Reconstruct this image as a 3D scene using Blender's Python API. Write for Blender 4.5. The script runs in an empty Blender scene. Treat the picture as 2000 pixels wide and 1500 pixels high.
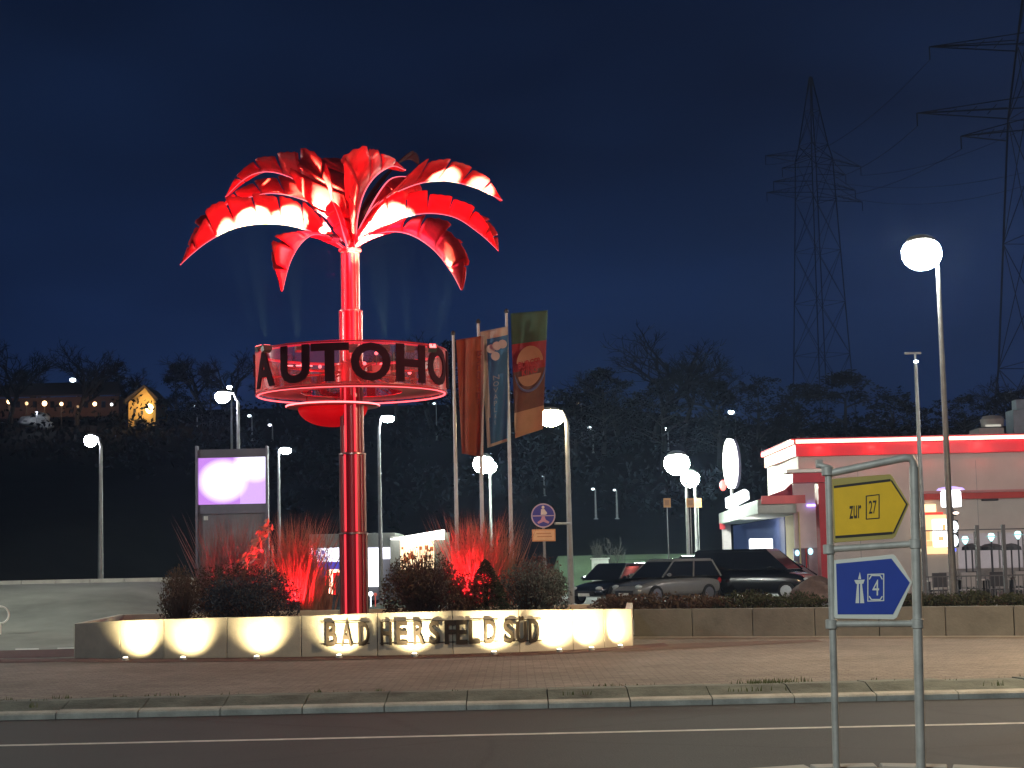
import bpy, bmesh, math, random
from mathutils import Vector, Matrix
random.seed(7)
S = bpy.context.scene
C = S.collection
# ------------------------------------------------------------------ camera
F = 3400.0; PITCH = math.atan(350 / F); ROLL = 0.022; CAMZ = 1.6
cp, sp = math.cos(PITCH), math.sin(PITCH)
fw = Vector((0, cp, sp)); r0 = Vector((1, 0, 0)); u0 = Vector((0, -sp, cp))
cr, sr = math.cos(ROLL), math.sin(ROLL)
rt = r0 * cr - u0 * sr; up = u0 * cr + r0 * sr
CAM = Vector((0, 0, CAMZ))
cd = bpy.data.cameras.new('camera'); cam = bpy.data.objects.new('camera', cd); C.objects.link(cam)
M = Matrix((rt, up, -fw)).transposed().to_4x4(); M.translation = CAM
cam.matrix_world = M
cd.sensor_width = 36; cd.lens = F / 2000 * 36; cd.clip_end = 5000; cd.clip_start = 0.1
S.camera = cam
# ------------------------------------------------------------------ world
w = bpy.data.worlds.new('World'); S.world = w; w.use_nodes = True
nt = w.node_tree; nt.nodes.clear()
def N(t, **k):
    n = nt.nodes.new(t)
    for a, b in k.items(): setattr(n, a, b)
    return n
wo = N('ShaderNodeOutputWorld'); bg = N('ShaderNodeBackground'); tc = N('ShaderNodeTexCoord')
sky = N('ShaderNodeTexSky'); sky.sky_type = 'NISHITA'; sky.sun_disc = False
sky.sun_elevation = math.radians(-4); sky.sun_rotation = math.radians(200)
ns = N('ShaderNodeTexNoise'); ns.inputs['Scale'].default_value = 2.6; ns.inputs['Detail'].default_value = 3
mp = N('ShaderNodeMapping'); mp.inputs['Scale'].default_value = (1, 1, 3.0); mp.inputs['Location'].default_value = (0.3, 0.1, 1.2)
nt.links.new(tc.outputs['Generated'], mp.inputs[0]); nt.links.new(mp.outputs[0], ns.inputs['Vector'])
sx = N('ShaderNodeSeparateXYZ'); nt.links.new(tc.outputs['Generated'], sx.inputs[0])
rz = N('ShaderNodeValToRGB'); nt.links.new(sx.outputs['Z'], rz.inputs[0])
e = rz.color_ramp.elements
e[0].position = 0.0; e[0].color = (.0060, .0200, .066, 1)
e[1].position = 0.42; e[1].color = (.0022, .0055, .0170, 1)
n1 = e.new(0.14); n1.color = (.0058, .0185, .0680, 1)
n2 = e.new(0.23); n2.color = (.0038, .0125, .0440, 1)
rn = N('ShaderNodeValToRGB'); nt.links.new(ns.outputs['Fac'], rn.inputs[0])
rn.color_ramp.elements[0].position = .33; rn.color_ramp.elements[0].color = (.36, .44, .52, 1)
rn.color_ramp.elements[1].position = .66; rn.color_ramp.elements[1].color = (1.25, 1.25, 1.25, 1)
mu = N('ShaderNodeMixRGB', blend_type='MULTIPLY'); mu.inputs[0].default_value = 1
nt.links.new(rz.outputs[0], mu.inputs[1]); nt.links.new(rn.outputs[0], mu.inputs[2])
ad = N('ShaderNodeMixRGB', blend_type='ADD'); ad.inputs[0].default_value = 0.002
nt.links.new(mu.outputs[0], ad.inputs[1]); nt.links.new(sky.outputs[0], ad.inputs[2])
nt.links.new(ad.outputs[0], bg.inputs[0]); bg.inputs[1].default_value = 1.0
nt.links.new(bg.outputs[0], wo.inputs[0])
sd = bpy.data.lights.new('moon', 'SUN'); sd.energy = .004; sd.angle = math.radians(.5); sd.color = (.8, .88, 1)
so = bpy.data.objects.new('moon', sd); so.rotation_euler = (math.radians(50), 0, math.radians(-30)); C.objects.link(so)
vs = S.view_settings; vs.view_transform = 'Standard'; vs.look = 'None'; vs.exposure = 0; vs.gamma = 1; vs.use_curve_mapping = False
S.cycles.use_denoising = True
S.cycles.sample_clamp_indirect = 3
# ------------------------------------------------------------------ pixel -> place
def ray(px, py): return (rt * (px - 1000) + up * (750 - py) + fw * F)
def at(px, py, Y):
    d = ray(px, py); return CAM + d * (Y / d.y)
def X(px, Y, z):
    a = Vector((0, Y, z)) - CAM
    k = (px - 1000) / F
    # (a+x*ex).rt = k*(a+x*ex).fw
    return (k * a.dot(fw) - a.dot(rt)) / (rt.x - k * fw.x)
def hor(px): return 1122 - .022 * px
def gD(px, py, z=0.0): return (CAMZ - z) * F / (py - hor(px))
# ------------------------------------------------------------------ materials
MC = {}
def mat(name, col=(.5, .5, .5), rough=.6, metal=0, em=None, es=0, var=.25, ns=3.0, bump=0, spec=.5, trans=0, alpha=None, coat=0):
    if name in MC: return MC[name]
    m = bpy.data.materials.new(name); m.use_nodes = True; t = m.node_tree; b = t.nodes['Principled BSDF']
    b.inputs['Roughness'].default_value = rough; b.inputs['Metallic'].default_value = metal
    b.inputs['Specular IOR Level'].default_value = spec
    if coat: b.inputs['Coat Weight'].default_value = coat; b.inputs['Coat Roughness'].default_value = .15
    b.inputs['Base Color'].default_value = (*col, 1)
    if var > 0:
        tcn = t.nodes.new('ShaderNodeTexCoord'); n = t.nodes.new('ShaderNodeTexNoise')
        n.inputs['Scale'].default_value = ns; n.inputs['Detail'].default_value = 6; n.inputs['Roughness'].default_value = .65
        t.links.new(tcn.outputs['Object'], n.inputs['Vector'])
        r = t.nodes.new('ShaderNodeValToRGB'); t.links.new(n.outputs['Fac'], r.inputs[0])
        r.color_ramp.elements[0].position = .3; r.color_ramp.elements[1].position = .7
        r.color_ramp.elements[0].color = (*[c * (1 - var) for c in col], 1)
        r.color_ramp.elements[1].color = (*[min(1, c * (1 + var)) for c in col], 1)
        t.links.new(r.outputs[0], b.inputs['Base Color'])
        if bump:
            bp = t.nodes.new('ShaderNodeBump'); bp.inputs['Strength'].default_value = bump; bp.inputs['Distance'].default_value = .02
            n2 = t.nodes.new('ShaderNodeTexNoise'); n2.inputs['Scale'].default_value = ns * 12; n2.inputs['Detail'].default_value = 4
            t.links.new(tcn.outputs['Object'], n2.inputs['Vector'])
            t.links.new(n2.outputs['Fac'], bp.inputs['Height']); t.links.new(bp.outputs[0], b.inputs['Normal'])
    if em:
        b.inputs['Emission Color'].default_value = (*em, 1); b.inputs['Emission Strength'].default_value = es
    if trans:
        tr = t.nodes.new('ShaderNodeBsdfTranslucent'); tr.inputs[0].default_value = (*col, 1)
        mx = t.nodes.new('ShaderNodeMixShader'); mx.inputs[0].default_value = trans
        t.links.new(b.outputs[0], mx.inputs[1]); t.links.new(tr.outputs[0], mx.inputs[2])
        t.links.new(mx.outputs[0], t.nodes['Material Output'].inputs[0])
    MC[name] = m; return m
def glow(name, col, s):
    return mat(name, (.02, .02, .02), .5, var=0, em=col, es=s)
asphalt = None
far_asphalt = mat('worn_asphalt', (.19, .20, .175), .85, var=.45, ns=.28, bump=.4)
def surf(name, c0, c1, rough, big, fine, brick=None, bump=.5, crack=0):
    m = bpy.data.materials.new(name); m.use_nodes = True; t = m.node_tree; b = t.nodes['Principled BSDF']; b.inputs['Roughness'].default_value = rough
    tcn = t.nodes.new('ShaderNodeTexCoord'); L = t.links.new
    def noise_(sc, det=5, ro=.6):
        n = t.nodes.new('ShaderNodeTexNoise'); n.inputs['Scale'].default_value = sc; n.inputs['Detail'].default_value = det; n.inputs['Roughness'].default_value = ro; L(tcn.outputs['Object'], n.inputs['Vector']); return n.outputs['Fac']
    r = t.nodes.new('ShaderNodeValToRGB'); L(noise_(big), r.inputs[0]); r.color_ramp.elements[0].position = .32; r.color_ramp.elements[1].position = .68
    r.color_ramp.elements[0].color = (*c0, 1); r.color_ramp.elements[1].color = (*c1, 1)
    r2 = t.nodes.new('ShaderNodeValToRGB'); L(noise_(fine, 8, .8), r2.inputs[0]); r2.color_ramp.elements[0].position = .3; r2.color_ramp.elements[1].position = .7
    r2.color_ramp.elements[0].color = (.62, .62, .62, 1); r2.color_ramp.elements[1].color = (1.35, 1.35, 1.35, 1)
    mx_ = t.nodes.new('ShaderNodeMixRGB'); mx_.blend_type = 'MULTIPLY'; mx_.inputs[0].default_value = 1; L(r.outputs[0], mx_.inputs[1]); L(r2.outputs[0], mx_.inputs[2]); out = mx_.outputs[0]
    if brick:
        bt = t.nodes.new('ShaderNodeTexBrick'); bt.inputs['Scale'].default_value = 1; bt.inputs['Brick Width'].default_value = brick[0]; bt.inputs['Row Height'].default_value = brick[1]; bt.inputs['Mortar Size'].default_value = .006
        bt.inputs['Color1'].default_value = (.82, .80, .80, 1); bt.inputs['Color2'].default_value = (1.12, 1.1, 1.06, 1); bt.inputs['Mortar'].default_value = (.45, .45, .45, 1); L(tcn.outputs['Object'], bt.inputs['Vector'])
        m3 = t.nodes.new('ShaderNodeMixRGB'); m3.blend_type = 'MULTIPLY'; m3.inputs[0].default_value = 1; L(out, m3.inputs[1]); L(bt.outputs[0], m3.inputs[2]); out = m3.outputs[0]
    if crack:
        v = t.nodes.new('ShaderNodeTexVoronoi'); v.feature = 'DISTANCE_TO_EDGE'; v.inputs['Scale'].default_value = crack
        w_ = t.nodes.new('ShaderNodeMixRGB'); w_.inputs[0].default_value = .25; L(tcn.outputs['Object'], w_.inputs[1]); nn = t.nodes.new('ShaderNodeTexNoise'); nn.inputs['Scale'].default_value = 1.2; L(tcn.outputs['Object'], nn.inputs['Vector']); L(nn.outputs['Color'], w_.inputs[2]); L(w_.outputs[0], v.inputs['Vector'])
        r3 = t.nodes.new('ShaderNodeValToRGB'); L(v.outputs['Distance'], r3.inputs[0]); r3.color_ramp.elements[0].color = (.45, .45, .45, 1); r3.color_ramp.elements[1].position = .012; r3.color_ramp.elements[1].color = (1, 1, 1, 1)
        m4 = t.nodes.new('ShaderNodeMixRGB'); m4.blend_type = 'MULTIPLY'; m4.inputs[0].default_value = .6; L(out, m4.inputs[1]); L(r3.outputs[0], m4.inputs[2]); out = m4.outputs[0]
    L(out, b.inputs['Base Color'])
    bp = t.nodes.new('ShaderNodeBump'); bp.inputs['Strength'].default_value = bump; bp.inputs['Distance'].default_value = .01; L(noise_(fine * 2, 3), bp.inputs['Height']); L(bp.outputs[0], b.inputs['Normal'])
    MC[name] = m; return m
paving = surf('paving', (.16, .145, .125), (.27, .25, .22), .85, .35, 14, (.22, .11))
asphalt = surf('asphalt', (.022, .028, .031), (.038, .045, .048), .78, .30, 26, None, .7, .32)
concrete = mat('concrete', (.36, .36, .33), .8, var=.2, ns=2.2, bump=.3)
kerbm = mat('kerb_concrete', (.46, .48, .44), .8, var=.35, ns=2.5, bump=.5)
kerbtop = mat('gutter_concrete', (.13, .16, .14), .85, var=.5, ns=2.2, bump=.5)
panelm = mat('panel_stone', (.62, .58, .47), .7, var=.14, ns=3, bump=.25)
steel = mat('galvanised_steel', (.40, .41, .39), .5, .25, var=.25, ns=6, bump=.1)
polem = mat('pole_metal', (.26, .27, .27), .5, .4, var=.2, ns=4)
darkm = mat('dark_metal', (.035, .035, .04), .5, .3, var=.2)
soil = mat('soil', (.05, .032, .024), .95, var=.4, ns=4, bump=.6)
red_mulch = mat('red_gravel', (.115, .055, .050), .95, var=.35, ns=6, bump=.8)
grassm = mat('grass', (.045, .065, .030), .95, var=.45, ns=.5, bump=.5)
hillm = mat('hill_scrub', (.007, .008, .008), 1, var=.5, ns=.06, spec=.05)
bark = mat('bark', (.022, .020, .018), .95, var=.3)
whitep = mat('white_paint', (.75, .75, .72), .6, var=.12, ns=8)
linem = mat('road_paint', (.62, .62, .58), .7, var=.3, ns=5)
redp = mat('red_paint', (.42, .012, .02), .5, var=.12)
# ------------------------------------------------------------------ mesh helpers
ORG = {}
class MB:
    def __init__(s): s.v = []; s.f = []; s.mi = []; s.k = 0
    def face(s, pts):
        n = len(s.v); s.v += [Vector(p) for p in pts]; s.f.append(tuple(range(n, n + len(pts)))); s.mi.append(s.k); return s
    def add(s, vs, fs, M=None):
        n = len(s.v); s.v += [(M @ Vector(p)) if M else Vector(p) for p in vs]
        for f in fs: s.f.append(tuple(n + i for i in f)); s.mi.append(s.k)
        return s
    def box(s, c, d, M=None, rz=0):
        x, y, z = [q / 2 for q in d]
        vs = [(-x, -y, -z), (x, -y, -z), (x, y, -z), (-x, y, -z), (-x, -y, z), (x, -y, z), (x, y, z), (-x, y, z)]
        R = Matrix.Translation(Vector(c)) @ Matrix.Rotation(rz, 4, 'Z')
        if M: R = M @ R
        return s.add(vs, [(0, 3, 2, 1), (4, 5, 6, 7), (0, 1, 5, 4), (1, 2, 6, 5), (2, 3, 7, 6), (3, 0, 4, 7)], R)
    def prism(s, poly, ext, M=None):
        """poly: list of 3D points (planar), ext: extrusion vector"""
        n = len(poly); e_ = Vector(ext); vs = [Vector(p) for p in poly]; vs += [p + e_ for p in vs]
        fs = [tuple(reversed(range(n))), tuple(range(n, 2 * n))] + [(i, (i + 1) % n, n + (i + 1) % n, n + i) for i in range(n)]
        return s.add(vs, fs, M)
    def tube(s, pts, r, seg=10, cap=True):
        pts = [Vector(p) for p in pts]; rr = r if isinstance(r, (list, tuple)) else [r] * len(pts)
        n0 = len(s.v); ref = None
        for i, p in enumerate(pts):
            d = (pts[min(i + 1, len(pts) - 1)] - pts[max(i - 1, 0)])
            d = d.normalized() if d.length > 1e-9 else Vector((0, 0, 1))
            if ref is None: ref = d.orthogonal().normalized()
            a = (ref - d * ref.dot(d)); a = a.normalized() if a.length > 1e-6 else d.orthogonal().normalized(); ref = a
            b = d.cross(a)
            for k in range(seg):
                t = 2 * math.pi * k / seg; s.v.append(p + (a * math.cos(t) + b * math.sin(t)) * rr[i])
        for i in range(len(pts) - 1):
            for k in range(seg):
                a0 = n0 + i * seg + k; a1 = n0 + i * seg + (k + 1) % seg
                s.f.append((a0, a1, a1 + seg, a0 + seg)); s.mi.append(s.k)
        if cap:
            s.f.append(tuple(reversed(range(n0, n0 + seg)))); s.mi.append(s.k)
            e0 = n0 + (len(pts) - 1) * seg; s.f.append(tuple(range(e0, e0 + seg))); s.mi.append(s.k)
        return s
    def lathe(s, c, prof, seg=24, M=None):
        n0 = len(s.v); c = Vector(c)
        for (r, z) in prof:
            for k in range(seg):
                t = 2 * math.pi * k / seg; p = Vector((r * math.cos(t), r * math.sin(t), z))
                s.v.append(c + ((M @ p) if M else p))
        for i in range(len(prof) - 1):
            for k in range(seg):
                a0 = n0 + i * seg + k; a1 = n0 + i * seg + (k + 1) % seg
                s.f.append((a0, a1, a1 + seg, a0 + seg)); s.mi.append(s.k)
        s.f.append(tuple(reversed(range(n0, n0 + seg)))); s.mi.append(s.k)
        e0 = n0 + (len(prof) - 1) * seg; s.f.append(tuple(range(e0, e0 + seg))); s.mi.append(s.k)
        return s
    def ball(s, c, r, seg=14, ring=8, M=None):
        rx, ry, rz_ = r if isinstance(r, (tuple, list)) else (r, r, r)
        n0 = len(s.v); c = Vector(c)
        for i in range(ring + 1):
            ph = math.pi * i / ring; q = max(math.sin(ph), .01)
            for k in range(seg):
                t = 2 * math.pi * k / seg
                p = Vector((rx * q * math.cos(t), ry * q * math.sin(t), -rz_ * math.cos(ph)))
                s.v.append(c + ((M @ p) if M else p))
        for i in range(ring):
            for k in range(seg):
                a0 = n0 + i * seg + k; a1 = n0 + i * seg + (k + 1) % seg
                s.f.append((a0, a1, a1 + seg, a0 + seg)); s.mi.append(s.k)
        return s
    def build(s, name, m, parent=None, smooth=False, bevel=0, org=None, solid=0):
        if parent is not None: o_ = ORG[parent.name]
        elif org is not None: o_ = Vector(org)
        else:
            xs = [v.x for v in s.v]; ys = [v.y for v in s.v]
            o_ = Vector(((min(xs) + max(xs)) / 2, (min(ys) + max(ys)) / 2, min(v.z for v in s.v)))
        me = bpy.data.meshes.new(name); me.from_pydata([v - o_ for v in s.v], [], s.f)
        ms = m if isinstance(m, (list, tuple)) else [m]
        for q in ms: me.materials.append(q)
        if len(ms) > 1: me.polygons.foreach_set('material_index', s.mi)
        if smooth: me.polygons.foreach_set('use_smooth', [True] * len(me.polygons))
        me.update()
        o = bpy.data.objects.new(name, me); C.objects.link(o)
        if parent is not None: o.parent = parent
        else: o.location = o_
        ORG[o.name] = o_
        if bevel:
            b = o.modifiers.new('b', 'BEVEL'); b.width = bevel; b.segments = 2; b.limit_method = 'ANGLE'
        if solid:
            b = o.modifiers.new('s', 'SOLIDIFY'); b.thickness = solid; b.offset = 0
        if smooth and not bevel:
            try: me.set_sharp_from_angle(angle=math.radians(40))
            except Exception: pass
        return o
def tag(o, label, cat, group=None, kind=None):
    if label: o['label'] = label
    if cat: o['category'] = cat
    if group: o['group'] = group
    if kind: o['kind'] = kind
    return o
def thing(name, loc, label, cat, group=None):
    o = bpy.data.objects.new(name, None); C.objects.link(o); o.location = loc; ORG[o.name] = Vector(loc); o.empty_display_size = .2
    return tag(o, label, cat, group)
def struct(o): o['kind'] = 'structure'; return o
def lightobj(name, kind, loc, parent, energy, color, size=.05, target=None, spot=60, blend=.5):
    l = bpy.data.lights.new(name, kind); l.energy = energy; l.color = color
    if kind == 'SPOT': l.spot_size = math.radians(spot); l.spot_blend = blend
    l.shadow_soft_size = size
    o = bpy.data.objects.new(name, l); C.objects.link(o)
    loc = Vector(loc)
    if target is not None: o.rotation_euler = (Vector(target) - loc).to_track_quat('-Z', 'Y').to_euler()
    if parent is not None: o.parent = parent; o.location = loc - ORG[parent.name]
    else: o.location = loc
    return o
def copy_thing(src, loc, rz=0, sc=1, label=None):
    c = src.copy(); C.objects.link(c); c.location = loc; c.rotation_euler = (0, 0, rz); c.scale = (sc, sc, sc) if not isinstance(sc, tuple) else sc
    if label: c['label'] = label
    for ch in list(src.children):
        d = ch.copy(); C.objects.link(d); d.parent = c
        for g in list(ch.children):
            h = g.copy(); C.objects.link(h); h.parent = d
    return c
GLY = {}
def glyph(txt, bold=0.0):
    """verts (0..1 box), faces, aspect of a text in Blender's built-in font"""
    key = (txt, bold)
    if key in GLY: return GLY[key]
    cu = bpy.data.curves.new('t', 'FONT'); cu.body = txt; cu.size = 1; cu.extrude = .5; cu.offset = bold; cu.resolution_u = 4
    o = bpy.data.objects.new('t', cu); C.objects.link(o)
    dg = bpy.context.evaluated_depsgraph_get(); me = bpy.data.meshes.new_from_object(o.evaluated_get(dg))
    vs = [v.co.copy() for v in me.vertices]; fs = [tuple(p.vertices) for p in me.polygons]
    x0 = min(v.x for v in vs); x1 = max(v.x for v in vs); y0 = min(v.y for v in vs); y1 = max(v.y for v in vs)
    vs = [Vector(((v.x - x0) / (x1 - x0), (v.y - y0) / (y1 - y0), v.z + .5)) for v in vs]
    bpy.data.objects.remove(o); bpy.data.curves.remove(cu); bpy.data.meshes.remove(me)
    GLY[key] = (vs, fs); return GLY[key]
def put_text(mb, txt, o, ex, ey, ez, bold=0):
    """write txt in the box o + u*ex + v*ey, thickness along ez"""
    vs, fs = glyph(txt, bold); o = Vector(o); ex = Vector(ex); ey = Vector(ey); ez = Vector(ez)
    mb.add([o + ex * v.x + ey * v.y + ez * v.z for v in vs], fs)
# ------------------------------------------------------------------ terrain
def sm(t): t = max(0, min(1, t)); return t * t * (3 - 2 * t)
def H(x, y):
    b = sm((-6.5 - x) / 3.5)
    z = b * 1.30 * sm((y - 36.5) / 13.0)
    crest = 20.5 if x < 0 else 20.5 - 4.0 * sm(x / 40)
    start = 56 + 32 * sm((x + 22) / 8)
    t = (y - start) / (205 - start)
    if t > 0: z = max(z, 0) * 1.0 + (crest - z) * (min(1, t) ** 1.15)
    if y > 205: z += (y - 205) * .01
    # low grass bank behind the car park
    if x > 2: z += 1.5 * sm((y - 87) / 4) * (1 - sm((y - 100) / 40))
    return z
def grid_sheet(name, xs, ys, hf, m, lift=0, kind='structure'):
    mb = MB()
    for y in ys:
        for x in xs: mb.v.append(Vector((x, y, hf(x, y) + lift)))
    n = len(xs)
    for j in range(len(ys) - 1):
        for i in range(n - 1): mb.f.append((j * n + i, j * n + i + 1, (j + 1) * n + i + 1, (j + 1) * n + i)); mb.mi.append(0)
    o = mb.build(name, m, smooth=True, org=(0, 0, 0)); o['kind'] = kind; return o
def lin(a, b, n): return [a + (b - a) * i / n for i in range(n + 1)]
xs = lin(-1200, -80, 10) + lin(-72, 80, 76) + lin(90, 1200, 10)
ys = lin(-80, 30, 12) + lin(32, 110, 60) + lin(114, 240, 32) + lin(260, 2500, 10)
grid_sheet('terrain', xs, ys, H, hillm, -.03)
# grass strip / bank behind the car park and behind planter
grid_sheet('grass_bank', lin(1.5, 16, 20), lin(85, 92, 8), H, mat('lit_grass', (.035, .06, .032), .95, var=.35, ns=.8, bump=.5), .0)
grid_sheet('verge', lin(-7, 2, 12), lin(36, 86, 30), H, grassm, -.015)
grid_sheet('car_park', lin(2, 60, 8), lin(37.5, 86, 12), lambda x, y: .02, mat('carpark_asphalt', (.09, .09, .088), .8, var=.25, ns=.6, bump=.3), 0)
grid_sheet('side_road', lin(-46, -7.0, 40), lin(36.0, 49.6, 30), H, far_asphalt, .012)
# kerb at the top of side road (pale curved line)
kb = struct(MB().box((0, 0, 0), (.01, .01, .01)).build('far_kerb', concrete, org=(0, 0, 0)))
bpy.data.objects.remove(kb)
kroot = bpy.data.objects.new('far_kerb', None); C.objects.link(kroot); kroot['kind'] = 'structure'; ORG['far_kerb'] = Vector((0, 0, 0))
for i in range(28):
    x0 = -36 + i * 1.0; x1 = x0 + .98
    ya = 49.7 - .9 * sm((x0 + 16) / 9); yb = 49.7 - .9 * sm((x1 + 16) / 9)
    z0 = H(x0, ya)
    p = [(x0, ya, z0 - .1), (x1, yb, z0 - .1), (x1, yb + .22, z0 - .1), (x0, ya + .22, z0 - .1)]
    MB().prism(p, (0, 0, .22)).build('kerb_stone', concrete, kroot)
# dashes on the side road
dm = MB()
for (a, b) in ((30, 76), (112, 150), (-60, -10)):
    Y = 36.5; z = .035
    dm.prism([(X(a, Y, z), Y, z), (X(b, Y, z), Y, z), (X(b, Y + .5, z), Y + .5, z), (X(a, Y + .5, z), Y + .5, z)], (0, 0, .004))
for i in range(1): pass
o = dm.build('road_marking', linem); o['kind'] = 'structure'
# ------------------------------------------------------------------ foreground road
YK = 19.45
def flat(name, x0, x1, y0, y1, z, m): return struct(MB().face([(x0, y0, z), (x1, y0, z), (x1, y1, z), (x0, y1, z)]).build(name, m, org=((x0 + x1) / 2, (y0 + y1) / 2, z)))
flat('road', -60, 60, -12, YK, .0, asphalt)
flat('lane_line', -60, 60, 16.52, 16.66, .004, linem)
kroot = bpy.data.objects.new('kerb', None); C.objects.link(kroot); kroot['kind'] = 'structure'; ORG['kerb'] = Vector((0, 0, 0))
pm_ = None
xk = X(110, YK, 0) - 12 * .905
for i in range(44):
    a = xk + i * .905; b = a + .893
    dz = random.uniform(-.006, .006)
    prof = [(YK, -.05), (YK, .055 + dz), (YK + .03, .075 + dz), (YK + .17, .09 + dz), (YK + .17, -.05)]
    MB().prism([(a, y, z) for y, z in prof], (b - a, 0, 0)).build('kerb_stone', kerbm, kroot)
    dz = random.uniform(-.008, .006); off = random.uniform(-.05, .05)
    MB().prism([(a, YK + .185, .0), (a, YK + .185, .082 + dz), (a, YK + .62 + off, .165 + dz), (a, YK + 1.13, .150 + dz), (a, YK + 1.13, .0)], (b - a, 0, 0)).build('gutter_slab', kerbtop, kroot)
struct(MB().prism([(-60, YK + 1.14, -.05), (60, YK + 1.14, -.05), (60, 34.3, -.05), (-60, 34.3, -.05)], (0, 0, .17)).build('pavement', paving, org=(0, 27, 0)))
# grass tufts on the kerb
def blades(mb, c, n, rx, ry, h, w_, lean=.35, rng=random):
    for _ in range(n):
        a = rng.uniform(0, 6.283); q = math.sqrt(rng.random()); x = c[0] + rx * q * math.cos(a); y = c[1] + ry * q * math.sin(a)
        hh = h * rng.uniform(.45, 1); t = rng.uniform(0, 6.283); ln = hh * lean * rng.random()
        dx, dy = ln * math.cos(t), ln * math.sin(t); s_ = rng.uniform(0, 3.14); wx, wy = w_ * math.cos(s_), w_ * math.sin(s_)
        z = c[2]
        b0 = Vector((x - wx, y - wy, z)); b1 = Vector((x + wx, y + wy, z)); m0 = Vector((x + dx * .35 - wx * .8, y + dy * .35 - wy * .8, z + hh * .55)); m1 = Vector((x + dx * .35 + wx * .8, y + dy * .35 + wy * .8, z + hh * .55)); tp = Vector((x + dx, y + dy, z + hh))
        n0 = len(mb.v); mb.v += [b0, b1, m1, m0, tp]; mb.f += [(n0, n0 + 1, n0 + 2, n0 + 3), (n0 + 3, n0 + 2, n0 + 4)]; mb.mi += [mb.k] * 2
gm = MB()
for i in range(48):
    x = random.uniform(-8, 9); y = YK + random.choice([.2, .75, 1.16, 1.2]) + random.uniform(-.04, .08)
    blades(gm, (x, y, .12), random.randint(4, 16), random.uniform(.05, .25), .05, .07, .006)
for k in range(4): blades(gm, (X(1500, 20.6, .12) + random.uniform(-.35, .35), 20.55 + random.uniform(-.15, .2), .11), 60, .25, .14, .11, .006)
o = gm.build('kerb_grass', mat('grass_blade', (.10, .13, .055), .8, var=.3, trans=.2)); tag(o, 'thin grass growing in the joints of the kerb', 'grass', kind='stuff')
# ------------------------------------------------------------------ planter wall
JP = [(145, 1218, 30.6), (235, 1212, 30.1), (320, 1209, 29.75), (443, 1206, 29.55), (588, 1203, 29.35), (737, 1197, 29.2), (884, 1193, 29.15), (1014, 1191, 29.3), (1119, 1190, 29.7), (1180, 1189, 30.1), (1235, 1189, 30.7)]
planter = thing('planter', (at(640, 1279, 30).x, 32.5, .12), 'curved pale stone planter wall lit by ground lights, lettered with the exit name', 'planter')
ctr = Vector((at(690, 1279, 32).x, 36))
pp = []
for px, ty, D in JP:
    z = at(px, ty, D).z; x = X(px, D, z * .5 + .06); pp.append((Vector((x, D)), z))
def wallseg(a, b, za, zb, name, m, parent, th=.12, gap=.006, inward=None):
    d = (b - a); L = d.length; d.normalize(); n = Vector((-d.y, d.x))
    if n.dot(ctr - a) < 0: n = -n
    a2 = a + d * gap; b2 = b - d * gap
    mb = MB(); v = [(a2.x, a2.y, .11), (b2.x, b2.y, .11), (b2.x, b2.y, zb), (a2.x, a2.y, za)]
    mb.prism(v, (n.x * th, n.y * th, 0)); return mb.build(name, m, parent, bevel=.008)
for (a, za), (b, zb) in zip(pp[:-1], pp[1:]): wallseg(a, b, za, zb, 'panel', panelm, planter)
lb = Vector((pp[0][0].x - .55, 36.4)); rb = Vector((pp[-1][0].x + .4, 36.4))
a0, z0 = pp[0]; a1, z1 = pp[-1]
for k in range(3):
    p = a0.lerp(lb, k / 3); q = a0.lerp(lb, (k + 1) / 3); wallseg(p, q, z0, z0, 'panel', panelm, planter)
    p = a1.lerp(rb, k / 3); q = a1.lerp(rb, (k + 1) / 3); wallseg(p, q, z1, z1, 'panel', panelm, planter)
for k in range(7):
    wallseg(lb.lerp(rb, k / 7), lb.lerp(rb, (k + 1) / 7), z0, z0, 'panel', panelm, planter)
ring_ = [p for p, z in pp] + [rb, lb]
mid = sum(ring_, Vector((0, 0))) / len(ring_)
sp_ = [mid + (p - mid) * .985 for p in ring_]
mb = MB(); mb.prism([(p.x, p.y, .2) for p in sp_], (0, 0, .40)); mb.build('soil', soil, planter)
# letters on the planter wall
LT = list('BAD') + [' '] + list('HERSFELD') + [' '] + list('SÜD')
# centres measured in the photograph
LC = [649, 678, 712, 755, 786, 819, 849, 880, 901, 926, 957, 993, 1016, 1041]
chars = [c for c in LT if c != ' ']
def wall_at(px):
    for (a, b) in zip(JP[:-1], JP[1:]):
        if a[0] <= px <= b[0]:
            t = (px - a[0]) / (b[0] - a[0]); D = a[2] + (b[2] - a[2]) * t
            return Vector((X(px, D, .4), D)), Vector((X(b[0], b[2], .4), b[2])) - Vector((X(a[0], a[2], .4), a[2]))
letm = mat('bronze_letter', (.020, .012, .005), .7, .0, var=.2, ns=12)
for ch, px in zip(chars, LC):
    p, d = wall_at(px); d.normalize(); n = Vector((d.y, -d.x))  # towards camera
    if n.y > 0: n = -n
    wl = .185; top = 1209 - (px - 649) * .015 + 6.5; bot = 1262.5 - (px - 649) * .0185
    if px > 985: pass
    zt = at(px, top, p.y - .07).z; zb = at(px, bot, p.y - .07).z
    if ch == 'Ü': zt += .055
    mb = MB(); base = Vector((p.x - d.x * wl / 2 + n.x * .035, p.y - d.y * wl / 2 + n.y * .035, zb))
    put_text(mb, ch, base, (d.x * wl, d.y * wl, 0), (0, 0, zt - zb), (n.x * .03, n.y * .03, 0), bold=.022)
    mb.build('letter', letm, planter)
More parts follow.
